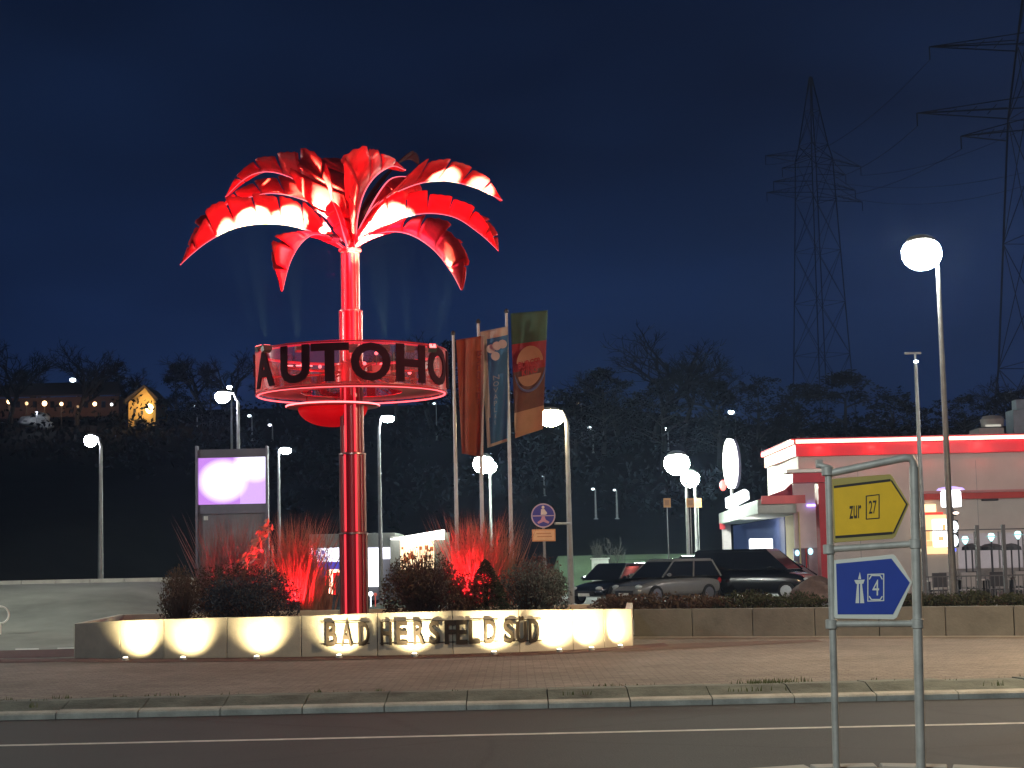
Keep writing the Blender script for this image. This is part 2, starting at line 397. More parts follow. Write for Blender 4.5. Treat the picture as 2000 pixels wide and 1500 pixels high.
for (pa, pb) in ((628, 722), (742, 973), (985, 1058)):
    for (yy, off) in ((1216, 0), (1258, 0)):
        pts = []
        for k in range(7):
            px = pa + (pb - pa) * k / 6; p, d = wall_at(px); z = at(px, yy - (px - 649) * .017, p.y - .05).z
            pts.append((p.x, p.y - .025, z))
        MB().tube(pts, .008, 6).build('letter_rail', letm, planter)
# reddish gravel strip in front of planter
gs = MB(); strip = [Vector((pp[0][0].x - 9, 31.2))] + [p for p, z in pp] + [Vector((pp[-1][0].x + .6, 31.4))]
for a, b in zip(strip[:-1], strip[1:]):
    fa = 1.15 if a.x < 3.4 else .8; fb = 1.15 if b.x < 3.4 else .5
    gs.face([(a.x, a.y - fa, .126), (b.x, b.y - fb, .126), (b.x, b.y + .05, .126), (a.x, a.y + .05, .126)])
o = gs.build('gravel_strip', red_mulch); o['kind'] = 'structure'
gs = MB().face([(-24, 31.1, .125), (pp[0][0].x - .02, 31.1, .125), (pp[0][0].x - .4, 34.3, .125), (-24, 34.3, .125)])
struct(gs.build('gravel_bed', red_mulch))
# brown strip leading right: shade on the paving put into its colour
struct(MB().face([(X(1190, 29.6, .12), 28.7, .1255), (X(1620, 30, .12), 30.6, .1255), (X(1620, 30, .12), 31.4, .1255), (X(1235, 31, .12), 31.0, .1255)]).build('paver_band', mat('brown_pavers', (.13, .085, .065), .9, var=.25, ns=3, bump=.5)))
# ground spotlights in front of the planter
gl = mat('lens_warm', (.02, .02, .02), var=0, em=(1, .86, .6), es=9)
SPT = [(234, 1283, 272), (352, 1283, 372), (498, 1282, 512), (661, 1280, 668), (822, 1277, 806), (974, 1275, 965), (1103, 1270, 1085), (1150, 1268, 1152), (1197, 1266, 1215)]
where = ['at the far left end of the planter wall', 'second from the left end of the planter wall', 'third from the left end of the planter wall', 'below the letters of the word BAD', 'below the middle of the word HERSFELD', 'below the gap before the last word', 'just right of the last letter on the wall', 'between the last two bright wall spots', 'at the far right end of the planter wall']
for (px, py, tx), wh in zip(SPT, where):
    D = gD(px, py, .13); p, d = wall_at(tx); D = p.y - .50
    x = X(px, D, .13); x = x * .35 + p.x * .65 if abs(px - tx) > 12 else p.x
    if px < 240: x = p.x - .12
    t = thing('ground_spotlight', (x, D, .125), 'small round ground spotlight ' + wh, 'spotlight', 'ground spotlights along the planter wall')
    MB().lathe((x, D, .125), [(.055, 0), (.055, .03), (.045, .045)], 14).build('housing', steel, t, smooth=True)
    MB().ball((x, D - .01, .172), (.042, .03, .016), 10, 6).build('lens', gl, t)
    MB().prism([(x - .05, D + .03, .125), (x + .05, D + .03, .125), (x + .05, D + .055, .125), (x - .05, D + .055, .125)], (0, 0, .05)).build('glare_shield', darkm, t)
    E = 1.0 * {234: 200, 352: 150, 498: 150, 661: 210, 822: 210, 974: 220, 1103: 200, 1150: 170, 1197: 150}[px]
    lightobj('spot_beam', 'SPOT', (x, D, .20), t, E, (1, .79, .43), .03, target=(p.x, p.y, .62), spot=98, blend=1)
# ------------------------------------------------------------------ low wall, edging, hedge on the right
lw = thing('low_wall', (10, 32.5, .12), 'long low grey concrete wall running right from the planter', 'wall')
A = Vector((X(1238, 34.2, .12), 34.2)); B = Vector((X(2120, 30.6, .12), 30.6)); n = 7
greyw = mat('grey_wall', (.16, .165, .15), .85, var=.22, ns=1.8, bump=.4)
for k in range(n):
    a = A.lerp(B, k / n); b = A.lerp(B, (k + 1) / n); d = (b - a).normalized(); nn = Vector((-d.y, d.x))
    a2 = a + d * .008; b2 = b - d * .008
    MB().prism([(a2.x, a2.y, .11), (b2.x, b2.y, .11), (b2.x, b2.y, .655), (a2.x, a2.y, .655)], (nn.x * .2, nn.y * .2, 0)).build('wall_panel', greyw, lw, bevel=.01)
edg = bpy.data.objects.new('paved_edge', None); C.objects.link(edg); edg['kind'] = 'structure'; ORG['paved_edge'] = Vector((0, 0, 0))
for k in range(18):
    a = A.lerp(B, k / 18); b = A.lerp(B, (k + 1) / 18); d = (b - a).normalized(); nn = Vector((-d.y, d.x))
    a2 = a + d * .006; b2 = b - d * .006
    MB().prism([(a2.x - nn.x * .3, a2.y - nn.y * .3, .10), (b2.x - nn.x * .3, b2.y - nn.y * .3, .10), (b2.x - nn.x * .01, b2.y - nn.y * .01, .10), (a2.x - nn.x * .01, a2.y - nn.y * .01, .10)], (0, 0, .032)).build('edging_slab', concrete, edg)
flat('planting_bed', 4.2, 26, 34.4, 37.5, .5, soil)
# foliage maker
def leaves(mb, c, r, n, size, rng, flat_=.0, clump=None):
    cs = [Vector((rng.gauss(0, .45), rng.gauss(0, .45), rng.uniform(-.3, .75))) for _ in range(clump or 14)]
    for _ in range(n):
        q = rng.choice(cs); v = q + Vector((rng.gauss(0, .22), rng.gauss(0, .22), rng.gauss(0, .2)))
        if v.length > 1.05: v = v.normalized() * rng.uniform(.8, 1.05)
        p = Vector((c[0] + v.x * r[0], c[1] + v.y * r[1], c[2] + v.z * r[2]))
        if p.z < c[2] - r[2] * .55: continue
        a = Vector((rng.gauss(0, 1), rng.gauss(0, 1), rng.gauss(0, .7))).normalized(); b = a.orthogonal().normalized(); b = Matrix.Rotation(rng.uniform(0, 6.3), 3, a) @ b
        s_ = size * rng.uniform(.6, 1.3); cc = a.cross(b)
        n0 = len(mb.v); mb.v += [p - b * s_, p + cc * s_ * .45, p + b * s_, p - cc * s_ * .45]; mb.f.append((n0, n0 + 1, n0 + 2, n0 + 3)); mb.mi.append(mb.k)
def twigs(mb, c, r, n, rng, rad=.006, base=.15):
    for _ in range(n):
        a = rng.uniform(0, 6.283); u = math.sqrt(rng.random()) ; t = Vector((c[0] + r[0] * u * math.cos(a), c[1] + r[1] * u * math.sin(a), c[2] + r[2] * math.sqrt(max(0.02, 1 - u * u)) * rng.uniform(.75, 1.12)))
        b = Vector((c[0] + (t.x - c[0]) * base, c[1] + (t.y - c[1]) * base, c[2] - r[2] * .5)); m_ = b.lerp(t, .55) + Vector((rng.gauss(0, .05), rng.gauss(0, .05), .06))
        mb.tube([b, m_, t], [rad * 1.6, rad, rad * .4], 3, cap=False)
leaf_dark = mat('leaf_dark', (.030, .045, .026), .7, var=.4, ns=8, trans=.15)
leaf_brown = mat('leaf_brown', (.075, .048, .030), .8, var=.4, ns=8, trans=.15)
leaf_grey = mat('leaf_grey', (.085, .10, .09), .7, var=.5, ns=8, trans=.15)
twigm = mat('twig', (.09, .050, .035), .9, var=.3, ns=8)
rg = random.Random(3)
def shrub(name, px, pyt, Y, hw, base, m, label, n=1700, size=.035, dp=.8, tw=140, cat='shrub', parent_z=.6):
    top = at(px, pyt, Y).z; r = (hw / F * Y, dp, (top - base) / 1.35); x = at(px, pyt, Y).x; c = (x, Y, base + r[2] * .42)
    t = thing(name, (x, Y, base), label, cat)
    mb = MB(); leaves(mb, c, r, n, size, rg, clump=40); mb.build('foliage', m, t)
    mb = MB(); twigs(mb, c, (r[0] * .98, r[1], r[2]), tw, rg); mb.build('twigs', twigm, t)
    return t
shrub('shrub', 455, 1104, 34.3, 132, .6, leaf_brown, 'wide low reddish brown shrub at the left end of the planter', 3800, .03, .9, 420)
shrub('evergreen_shrub', 485, 1118, 32.2, 96, .6, mat('leaf_blue', (.020, .030, .045), .7, var=.4, ns=8, trans=.1), 'dense blue-green cushion shrub in front of the brown one', 5200, .03, .7, 40)
shrub('shrub', 350, 1112, 32.6, 42, .6, leaf_brown, 'brown tangled shrub at the outer left corner of the planter', 1800, .03, .6, 160)
shrub('twiggy_shrub', 822, 1078, 33.0, 78, .6, mat('leaf_winter', (.075, .050, .028), .8, var=.4, ns=8, trans=.15), 'tall brown winter shrub right of the palm pole', 3600, .035, .8, 480)
shrub('shrub', 900, 1118, 32.0, 55, .6, leaf_brown, 'small brown shrub between the tall winter shrub and the cone evergreen', 1500, .03, .6, 160)
shrub('shrub', 1035, 1100, 33.0, 76, .6, leaf_grey, 'rounded grey-green shrub at the right end of the planter', 4200, .033, .8, 120)
shrub('shrub', 1050, 1088, 34.6, 64, .6, mat('leaf_red', (.10, .035, .03), .8, var=.35, ns=8, trans=.15), 'dark red shrub behind the rounded grey-green one', 2600, .03, .6, 200)
# cone evergreen
def cone_ever(px, pyt, Y, hw, base, label):
    tp = at(px, pyt, Y); t = thing('cone_evergreen', (tp.x, Y, base), label, 'shrub'); mb = MB(); h = tp.z - base
    for _ in range(4600):
        u = rg.random() ** .7; z = base + h * (1 - u); rr = hw / F * Y * (u ** .75); a = rg.uniform(0, 6.283); q = rr * rg.uniform(.6, 1.05)
        p = Vector((tp.x + q * math.cos(a), Y + q * math.sin(a) * .9, z)); d = Vector((math.cos(a), math.sin(a), -.3)).normalized() * .04; s_ = Vector((-d.y, d.x, rg.uniform(-.03, .03))) * .45
        n0 = len(mb.v); mb.v += [p - s_, p + d, p + s_, p - d * .3]; mb.f.append((n0, n0 + 1, n0 + 2, n0 + 3)); mb.mi.append(0)
    mb.build('foliage', leaf_dark, t); MB().tube([(tp.x, Y, base - .1), (tp.x, Y, base + h * .6)], .04, 6).build('stem', bark, t)
cone_ever(948, 1092, 32.2, 52, .6, 'dark pointed evergreen between brown and grey-green shrubs')
# low hedge behind low wall: individual clumps
hedm = mat('hedge_leaf', (.035, .045, .022), .8, var=.45, ns=4, trans=.15)
hn = ['right beside the planter', 'below the dark hatchback', 'below the pale estate car', 'below the black van', 'left of the arrow sign posts', 'between the arrow sign posts', 'just right of the arrow sign posts', 'below the terrace fence', 'at the right picture edge']
for k, (px, wh) in enumerate(zip([1215, 1290, 1375, 1460, 1560, 1680, 1795, 1890, 1985], hn)):
    Y = 35.6 - .35 * k * .8; pyt = 1160 if px < 1450 else 1158
    m_ = leaf_brown if px < 1400 else hedm
    shrub('hedge_plant', px, pyt - (4 if k % 2 else 0), Y, 66, .48, m_, 'low hedge plant on the wall ' + wh, 2000, .035, .55, 60, 'hedge')
# tall reddish ornamental grasses / red lit shrubs behind
redgrass = mat('tall_grass', (.30, .13, .09), .8, var=.3, ns=8, trans=.35)
def clump(px, pyt, Y, hw, label, n=420, m=redgrass, lp=None, E=60, base=.1, lean=.42):
    tp = at(px, pyt, Y); t = thing('ornamental_grass', (tp.x, Y, base), label, 'ornamental grass', 'tall grasses behind the planter')
    mb = MB(); blades(mb, (tp.x, Y, base), int(n * 1.8), hw / F * Y, .45, tp.z - base, .012, lean, rg); mb.build('blades', m, t)
    if lp is not None:
        lx = tp.x + lp; f = thing('floodlight', (lx, Y - .9, base), 'small red floodlight in front of ' + label[:60], 'floodlight')
        MB().box((lx, Y - .9, base + .75), (.16, .1, .12)).build('housing', darkm, f); MB().tube([(lx, Y - .9, base), (lx, Y - .9, base + .7)], .02, 6).build('post', darkm, f); MB().box((lx, Y - .845, base + .76), (.12, .006, .08)).build('lens', glow('lens_red', (1, .02, .03), 6), f)
        lightobj('red_beam', 'SPOT', (lx, Y - .78, base + .82), f, E * 2, (1, .015, .03), .05, target=(tp.x, Y, base + (tp.z - base) * .62), spot=140, blend=.8)
    return t
clump(577, 992, 37.4, 34, 'tall red-lit grass between the screen and the palm pole', 560, lp=.1, E=260)
clump(622, 1010, 38.2, 22, 'thin red-lit grass just left of the palm pole', 70)
clump(925, 990, 37.4, 38, 'bright red-lit grass behind the flagpoles', 620, lp=-.15, E=520)
clump(975, 998, 38.0, 26, 'dimmer brown grass right of the bright red one', 260)
clump(455, 990, 38.4, 56, 'wide dim purple grass in front of the screen stand', 560, m=mat('grass_dull', (.22, .13, .13), .8, var=.3, ns=8, trans=.3), lp=.6, E=110)
# broad leaved plant caught by a red light
t = thing('leafy_plant', (at(505, 1090, 36.8).x, 36.8, .3), 'slanting leafy branch glowing bright red below the screen', 'plant')
mb = MB(); st = [at(478, 1104, 36.8), at(498, 1075, 36.8), at(516, 1045, 36.8), at(526, 1022, 36.8)]
MB().tube([(st[0].x - .05, 36.8, .3)] + st, [.03, .02, .016, .012, .006], 5).build('stem', twigm, t)
for i in range(120):
    q = rg.random(); p = st[0].lerp(st[3], q) + Vector((rg.gauss(0, .06), rg.gauss(0, .1), rg.gauss(0, .07)))
    a = Vector((rg.gauss(.5, .6), rg.gauss(0, .5), rg.gauss(.6, .5))).normalized() * rg.uniform(.05, .1); b = a.orthogonal().normalized() * .035
    mb.face([p - a, p + b, p + a, p - b])
mb.build('leaves', mat('leaf_waxy', (.45, .18, .14), .4, var=.3, ns=8), t)
fl = thing('floodlight', (st[1].x + .15, 35.9, .6), 'small red floodlight at the foot of the glowing branch', 'floodlight')
MB().box((st[1].x + .15, 35.9, .7), (.16, .1, .12)).build('housing', darkm, fl)
lightobj('red_beam', 'SPOT', (st[1].x + .15, 36.0, .85), fl, 95, (1, .02, .03), .04, target=st[2], spot=42, blend=.6)
# ------------------------------------------------------------------ the palm sign
D0 = 32.5
def PX(z): # trunk axis
    return AX
AX = at(687, 770, D0).x
AZ = lambda py: at(687, py, D0).z
base_z = .6
palm = thing('palm_sign', (AX, D0, base_z), 'tall metal palm tree sculpture lit red with a round lettered ring on its pole', 'sign')
chrome = mat('polished_steel', (.40, .27, .25), .32, .9, var=.1, ns=5)
redcore = mat('red_lacquer', (.34, .004, .016), .35, .1, var=.1, coat=.15)
reflm = glow('neon_red', (1, .035, .06), 1.3)
neon_hot = glow('neon_hot', (1, .16, .17), 4.0)
secs = [(base_z, AZ(1040), .255), (AZ(1040), AZ(885), .235), (AZ(885), AZ(606), .205), (AZ(606), AZ(492), .155)]
for i, (za, zb, r) in enumerate(secs):
    MB().lathe((AX, D0, za), [(r * .86, 0), (r * .86, zb - za)], 28).build('trunk_section', redcore, palm, smooth=True)
    # steel strips on the sides, red reflections put in as glowing lines front and back
    for ang in (-172, -8, 60, 120, -38):
        a = math.radians(ang); R = r * .93
        x, y = AX + R * math.cos(a), D0 + R * math.sin(a)
        MB().tube([(x, y, za + .01), (x, y, zb - .01)], .034 if ang in (-172, -8) else .012, 8).build('steel_strip', chrome, palm, smooth=True)
    for ang in (-68, -128, 90):
        a = math.radians(ang); R = r * .88
        x, y = AX + R * math.cos(a), D0 + R * math.sin(a)
        MB().tube([(x, y, za + .02), (x, y, zb - .02)], .020, 8).build('light_line', reflm, palm, smooth=True)
    MB().lathe((AX, D0, zb - .035), [(r * .9, 0), (r + .02, .004), (r + .02, .03), (r * .9, .034)], 28).build('collar', chrome, palm, smooth=True)
    if i < 3:
        pass
MB().lathe((AX, D0, AZ(492)), [(.16, 0), (.215, .01), (.215, .05), (.10, .07), (.07, .16)], 28).build('crown_flange', mat('red_flange', (.6, .03, .05), .35, .4, var=.1), palm, smooth=True)
MB().lathe((AX, D0, base_z - .02), [(.42, 0), (.42, .04), (.3, .06)], 28).build('base_plate', steel, palm, smooth=True)
lightobj('crown_glow', 'POINT', (AX, D0 - .75, AZ(500)), palm, 230, (1, .03, .06), .2)
# fronds: rib + near edge drawn in vertical planes through the pole
leafm = mat('frond_metal', (.60, .018, .026), .42, .0, var=.35, ns=3.5, spec=.12, trans=.12)
leaf_unlit = mat('frond_metal_dark', (.03, .003, .006), .9, .0, var=.3, ns=4, spec=.05)  # shaded copy of the frond metal, lack of light put into the colour
ribm = glow('rib_light', (1, .14, .20), 1.8)
def onplane(px, py, phi, off=0):
    d = ray(px, py); a = math.radians(phi); n_ = Vector((-math.sin(a), math.cos(a), 0)); P = Vector((AX, D0, 0)) + n_ * off
    t = (P - CAM).dot(n_) / d.dot(n_); return CAM + d * t
def resamp(P, n):
    L = [0]
    for a, b in zip(P[:-1], P[1:]): L.append(L[-1] + (b - a).length)
    out = []
    def cr(p0, p1, p2, p3, t): return .5 * ((2 * p1) + (p2 - p0) * t + (2 * p0 - 5 * p1 + 4 * p2 - p3) * t * t + (3 * p1 - p0 - 3 * p2 + p3) * t ** 3)
    for i in range(n + 1):
        s_ = L[-1] * i / n; k = 0
        while k < len(P) - 2 and L[k + 1] < s_: k += 1
        t = (s_ - L[k]) / max(1e-6, L[k + 1] - L[k])
        out.append(cr(P[max(k - 1, 0)], P[k], P[k + 1], P[min(k + 2, len(P) - 1)], t))
    return out
def frond(phi, rib, edge, spread, K=6, m=leafm, both=True, dark=False, rr=.022, mir=1.0):
    fr = bpy.data.objects.new('frond', None); C.objects.link(fr); fr.parent = palm; ORG[fr.name] = ORG[palm.name]
    R = [onplane(px, py, phi) for px, py in rib]
    a = math.radians(phi); n_ = Vector((-math.sin(a), math.cos(a), 0))
    if n_.y > 0: n_ = -n_    # towards camera
    E = []
    for i, (px, py) in enumerate(edge):
        t = i / (len(edge) - 1); off = spread * math.sin(math.pi * min(1, max(0, t * .9 + .05)))
        d = ray(px, py); P = Vector((AX, D0, 0)) + n_ * off
        E.append(CAM + d * ((P - CAM).dot(n_) / d.dot(n_)))
    E[-1] = R[-1].copy()
    n = K * 6; R = resamp(R, n); E = resamp(E, n)
    MB().tube(R, [rr * (1 - .55 * i / n) for i in range(n + 1)], 7).build('rib', ribm if not dark else redp, fr, smooth=True)
    for side in (0, 1) if both else (0,):
        for k in range(K):
            i0, i1 = k * 6, (k + 1) * 6; mb = MB(); rows = []
            wob = rg.uniform(-.05, .03); tl = rg.uniform(-.16, .16)
            for i in range(i0, i1 + 1):
                f = (i - i0) / 6; r_ = R[i]
                g = .055 if k > 0 else 0; fe = i0 + 6 * (g + (1 - 2 * g) * f) - 0.15 * side
                j = int(max(0, min(n - 1, math.floor(fe)))); e_ = E[j].lerp(E[j + 1], fe - j)
                if side: dd = (e_ - r_).dot(n_); e_ = e_ - n_ * (2 * dd + .02) + Vector((0, 0, -.04)); e_ = r_ + (e_ - r_) * mir
                v = e_ - r_; scl = 1 + (wob + .13 * f - .06 + (.04 if i % 2 else 0)) * (1 if k < K - 1 else .0)
                row = []
                for q in (0.0, .33, .66, 1.0):
                    p = r_ + v * q * scl + n_ * (tl * q * (f - .5) * v.length) + n_ * (.05 * v.length * math.sin(q * 3.14) * (-1 if side else 1))
                    row.append(p)
                rows.append(row)
            for row in rows: mb.v += row
            w4 = 4
            for i in range(6):
                for q in range(3): mb.f.append((i * w4 + q, (i + 1) * w4 + q, (i + 1) * w4 + q + 1, i * w4 + q + 1)); mb.mi.append(0)
            mb.build('blade', m, fr, smooth=True, solid=.012)
    return fr
# left low, left upper, centre top, right upper, right mid, right low, left front, rear painted as unlit, inner
frond(203, [(672, 486), (640, 470), (600, 449), (555, 438), (500, 437), (450, 448), (405, 472), (372, 498), (352, 517)],
      [(655, 462), (622, 420), (585, 392), (535, 384), (485, 384), (440, 388), (408, 408), (385, 452), (352, 517)], .55, 8)
frond(158, [(668, 470), (640, 405), (610, 375), (575, 350), (535, 336), (500, 338), (470, 355), (440, 385)],
      [(655, 430), (648, 375), (642, 335), (615, 302), (575, 298), (535, 303), (500, 312), (462, 345), (440, 385)], .5, 7, mir=.45)
frond(172, [(662, 450), (636, 404), (602, 393), (568, 382), (527, 377), (490, 384), (455, 392), (428, 408)],
      [(655, 420), (625, 372), (590, 355), (555, 345), (520, 348), (485, 360), (455, 378), (428, 408)], .35, 6, mir=.5)
frond(62, [(694, 480), (696, 433), (707, 385), (725, 352), (748, 332), (770, 324), (792, 332)],
      [(690, 450), (680, 400), (672, 350), (672, 305), (700, 290), (735, 293), (765, 308), (792, 332)], .6, 6, rr=.03)
frond(40, [(696, 478), (712, 430), (735, 385), (760, 352), (785, 345), (806, 350), (820, 362)],
      [(700, 455), (725, 430), (760, 400), (800, 385), (822, 378), (824, 370), (820, 362)], .25, 5)
frond(22, [(694, 482), (706, 440), (735, 400), (775, 375), (823, 357), (874, 353), (925, 365), (959, 380), (981, 391)],
      [(700, 452), (735, 400), (775, 365), (820, 322), (850, 312), (890, 314), (925, 330), (955, 352), (981, 391)], .45, 8)
frond(-14, [(692, 484), (712, 468), (738, 447), (789, 424), (840, 416), (891, 425), (935, 454), (958, 474), (973, 489)],
      [(700, 450), (728, 420), (762, 380), (800, 376), (845, 378), (895, 390), (930, 410), (955, 445), (973, 489)], .6, 8)
frond(-52, [(690, 486), (715, 467), (755, 452), (800, 457), (845, 485), (880, 528), (901, 566)],
      [(705, 462), (755, 440), (810, 424), (860, 430), (892, 465), (906, 505), (901, 566)], .45, 7, mir=.45)
frond(-122, [(676, 487), (640, 462), (610, 458), (585, 478), (565, 515), (551, 568)],
      [(660, 475), (620, 455), (580, 452), (540, 465), (536, 500), (551, 568)], .45, 6, mir=.4)
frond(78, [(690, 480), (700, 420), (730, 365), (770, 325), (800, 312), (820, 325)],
      [(705, 440), (740, 370), (775, 320), (800, 298), (815, 300), (820, 325)], .25, 4, m=leaf_unlit, dark=True, both=False, rr=.006)
frond(-98, [(680, 488), (672, 460), (664, 430), (655, 405), (648, 392)],
      [(686, 474), (678, 448), (668, 418), (660, 402), (648, 392)], .16, 4, mir=.8)
# ring
ZB, ZT, RR = at(684.5, 771, D0).z, at(684.5, 689, D0).z, 186.5 / F * D0
def cyl(th, r, z): return Vector((AX + r * math.sin(th), D0 - r * math.cos(th), z))
acr = bpy.data.materials.new('acrylic'); acr.use_nodes = True; t_ = acr.node_tree; t_.nodes.clear()
mo = t_.nodes.new('ShaderNodeOutputMaterial'); tr = t_.nodes.new('ShaderNodeBsdfTransparent'); di = t_.nodes.new('ShaderNodeBsdfPrincipled'); mx = t_.nodes.new('ShaderNodeMixShader'); lwt = t_.nodes.new('ShaderNodeLayerWeight'); mr = t_.nodes.new('ShaderNodeMapRange')
di.inputs['Base Color'].default_value = (.50, .24, .24, 1); di.inputs['Roughness'].default_value = .25
lwt.inputs[0].default_value = .35; mr.inputs[1].default_value = .15; mr.inputs[2].default_value = .9; mr.inputs[3].default_value = .16; mr.inputs[4].default_value = .88
tln = t_.nodes.new('ShaderNodeBsdfTranslucent'); tln.inputs[0].default_value = (.6, .42, .4, 1); m2 = t_.nodes.new('ShaderNodeMixShader'); m2.inputs[0].default_value = .5
t_.links.new(di.outputs[0], m2.inputs[1]); t_.links.new(tln.outputs[0], m2.inputs[2])
t_.links.new(lwt.outputs['Facing'], mr.inputs[0]); t_.links.new(mr.outputs[0], mx.inputs[0]); t_.links.new(tr.outputs[0], mx.inputs[1]); t_.links.new(m2.outputs[0], mx.inputs[2]); t_.links.new(mx.outputs[0], mo.inputs[0])
NP = 12
for k in range(NP):
    mb = MB(); t0 = 2 * math.pi * (k + .01) / NP; t1 = 2 * math.pi * (k + .99) / NP
    for i in range(7):
        th = t0 + (t1 - t0) * i / 6; mb.v += [cyl(th, RR, ZB + .03), cyl(th, RR, ZT - .02)]
    for i in range(6): mb.f.append((2 * i, 2 * i + 2, 2 * i + 3, 2 * i + 1)); mb.mi.append(0)
    mb.build('ring_panel', acr, palm, smooth=True)
def torus(R_, r_, z, name, m, cx=AX, cy=D0, seg=72):
    pts = [(cx + R_ * math.sin(2 * math.pi * i / seg), cy - R_ * math.cos(2 * math.pi * i / seg), z) for i in range(seg + 1)]
    return MB().tube(pts, r_, 8, cap=False).build(name, m, palm, smooth=True)
pinkrim = mat('rim_metal', (.5, .03, .045), .35, .3, var=.1)
torus(RR, .016, ZT, 'ring_rim', pinkrim); torus(RR, .016, ZB, 'ring_rim', pinkrim)
torus(RR - .05, .016, ZT - .03, 'ring_light', glow('neon_dim', (1, .02, .06), .8)); torus(RR - .035, .015, ZB - .012, 'ring_light', glow('neon_ring', (1, .10, .12), 3))
inner = mat('ring_floor', (.42, .02, .03), .4, .2, var=.15, ns=3)
mb = MB()   # annular floor plate
for i in range(64):
    a_, b_ = 2 * math.pi * i / 64, 2 * math.pi * (i + 1) / 64
    mb.face([cyl(a_, RR - .07, ZB + .045), cyl(b_, RR - .07, ZB + .045), cyl(b_, .95, ZB + .045), cyl(a_, .95, ZB + .045)])
mb.build('ring_floor', inner, palm, solid=.01)
for k in range(6):
    a_ = 2 * math.pi * (k + .3) / 6
    MB().tube([cyl(a_, .18, ZB + .40), cyl(a_, RR - .03, ZB + .40)], .022, 8).build('spoke', inner, palm)
    MB().tube([cyl(a_, .18, ZB + .40), cyl(a_, 1.0, ZB + .06)], .014, 6).build('strut', inner, palm)
MB().lathe((AX, D0, ZB + .2), [(.22, 0), (.30, .03), (.30, .38), (.22, .42)], 24).build('hub', redcore, palm, smooth=True)
lightobj('ring_glow', 'POINT', (AX + .2, D0 + .9, ZB + .30), palm, 70, (1, .01, .03), .2)
lightobj('ring_glow', 'POINT', (AX - .7, D0 - .7, ZB + .35), palm, 35, (1, .01, .03), .2)
# half round reflector bowl under the ring, red light put in as emission
bc = at(650, 791, D0 + .45)
mb = MB(); prof = [(.02, -.34)] + [(.80 * math.sin(q), -.34 * math.cos(q)) for q in [i * math.pi / 2 / 10 for i in range(1, 11)]]
MB().lathe((bc.x, D0 + .45, bc.z - .06), [(.02, -.36)] + [(.66 * math.sin(i * math.pi / 20), -.36 * math.cos(i * math.pi / 20)) for i in range(1, 11)], 36).build('reflector_bowl', mat('red_bowl', (.35, .0, .004), .7, 0, var=.1, em=(1, .0, .005), es=.35, spec=.1), palm, smooth=True)
MB().lathe((bc.x, D0 + .45, bc.z - .05), [(.86, 0), (.88, .01), (.88, .05), (.8, .06)], 40).build('reflector_disc', inner, palm, smooth=True)
pts = [(bc.x + .88 * math.sin(2 * math.pi * i / 48), D0 + .45 - .88 * math.cos(2 * math.pi * i / 48), bc.z - .02) for i in range(49)]
MB().tube(pts, .016, 8, cap=False).build('disc_light', neon_hot, palm, smooth=True)
for (dx, dy) in ((.5, 0), (-.5, .1), (0, .6)):
    MB().tube([(bc.x + dx, D0 + .45 + dy, bc.z), (bc.x + dx, D0 + .45 + dy, ZB + .05)], .015, 6).build('hanger', inner, palm)
# fittings on the ring floor + flood lamps pointing into the fronds
def flood(px, py, yoff, target, E, spot, col, nm='floodlight'):
    p = at(px, py, D0 + yoff)
    mb = MB(); M_ = Matrix.Translation(p) @ (Vector(target) - p).to_track_quat('Z', 'Y').to_matrix().to_4x4()
    mb.box((0, 0, -.05), (.16, .12, .1), M_); o_ = mb.build('flood_housing', darkm, palm)
    MB().box((0, 0, .008), (.12, .09, .006), M_).build('flood_lens', glow('flood_lens', (1, .12, .12), 5), o_)
    if py > 600: MB().tube([p, (p.x, p.y, ZT + .0)], .012, 6).build('flood_bracket', darkm, o_)
    else: MB().tube([p, (AX - .1, D0 - .1, AZ(478))], .012, 6).build('flood_bracket', darkm, o_)
    lightobj('flood_beam', 'SPOT', p + (Vector(target) - p).normalized() * .10, palm, E * 16, col, .06, target=target, spot=spot, blend=.3)
hot = (.8, 1, .45)
flood(520, 676, -1.35, onplane(490, 418, 203, 0), 4200, 17, hot)
flood(585, 676, -1.2, onplane(560, 415, 203, 0), 4200, 17, hot)
flood(652, 462, -.5, onplane(608, 352, 158), 420, 48, hot)
flood(640, 462, -.4, onplane(590, 388, 172), 160, 40, hot)
flood(690, 676, -1.5, onplane(704, 420, 62), 1500, 10, hot)
flood(752, 676, -1.35, onplane(735, 425, -14), 5200, 20, hot)
flood(800, 676, -1.1, onplane(775, 400, -14), 3600, 14, hot)
flood(835, 676, -.6, onplane(868, 335, 22), 4200, 10, hot)
flood(850, 676, -.5, onplane(940, 360, 22), 3600, 9, hot)
flood(845, 676, -1.0, onplane(886, 512, -52), 1100, 10, hot)
flood(505, 676, -.7, onplane(428, 405, 203), 3000, 10, hot)
for (px, py, yo, E) in ((600, 640, -2.2, 330), (780, 640, -2.2, 330), (500, 560, -1.2, 120), (870, 560, -1.6, 120), (690, 560, 1.4, 130)):
    lightobj('red_wash', 'SPOT', at(px, max(py, 600), D0 + yo), palm, E * 1.7, (1, .002, .05), .12, target=(AX + (px - 690) * .004, D0, AZ(400)), spot=118, blend=.5)
for (px, py) in ((700, 735), (712, 710), (745, 712), (735, 690), (590, 713), (625, 716), (800, 728), (650, 740)):
    p = at(px, py, D0 + .3 - (px % 7) * .12)
    o_ = MB().ball(p, .035, 8, 6).build('indicator_lamp', glow('fitting_red', (1, .12, .14), 3.2), palm)
    MB().tube([p, (p.x, p.y, ZB + .05)], .010, 5).build('lamp_stem', darkm, o_)
for (a, b) in ((578, 610), (500 + 60, 572)):
    MB().tube([at(a, 714, D0 - .9), at(b, 714.5, D0 - .9)], .012, 6).build('light_tube', neon_hot, palm)
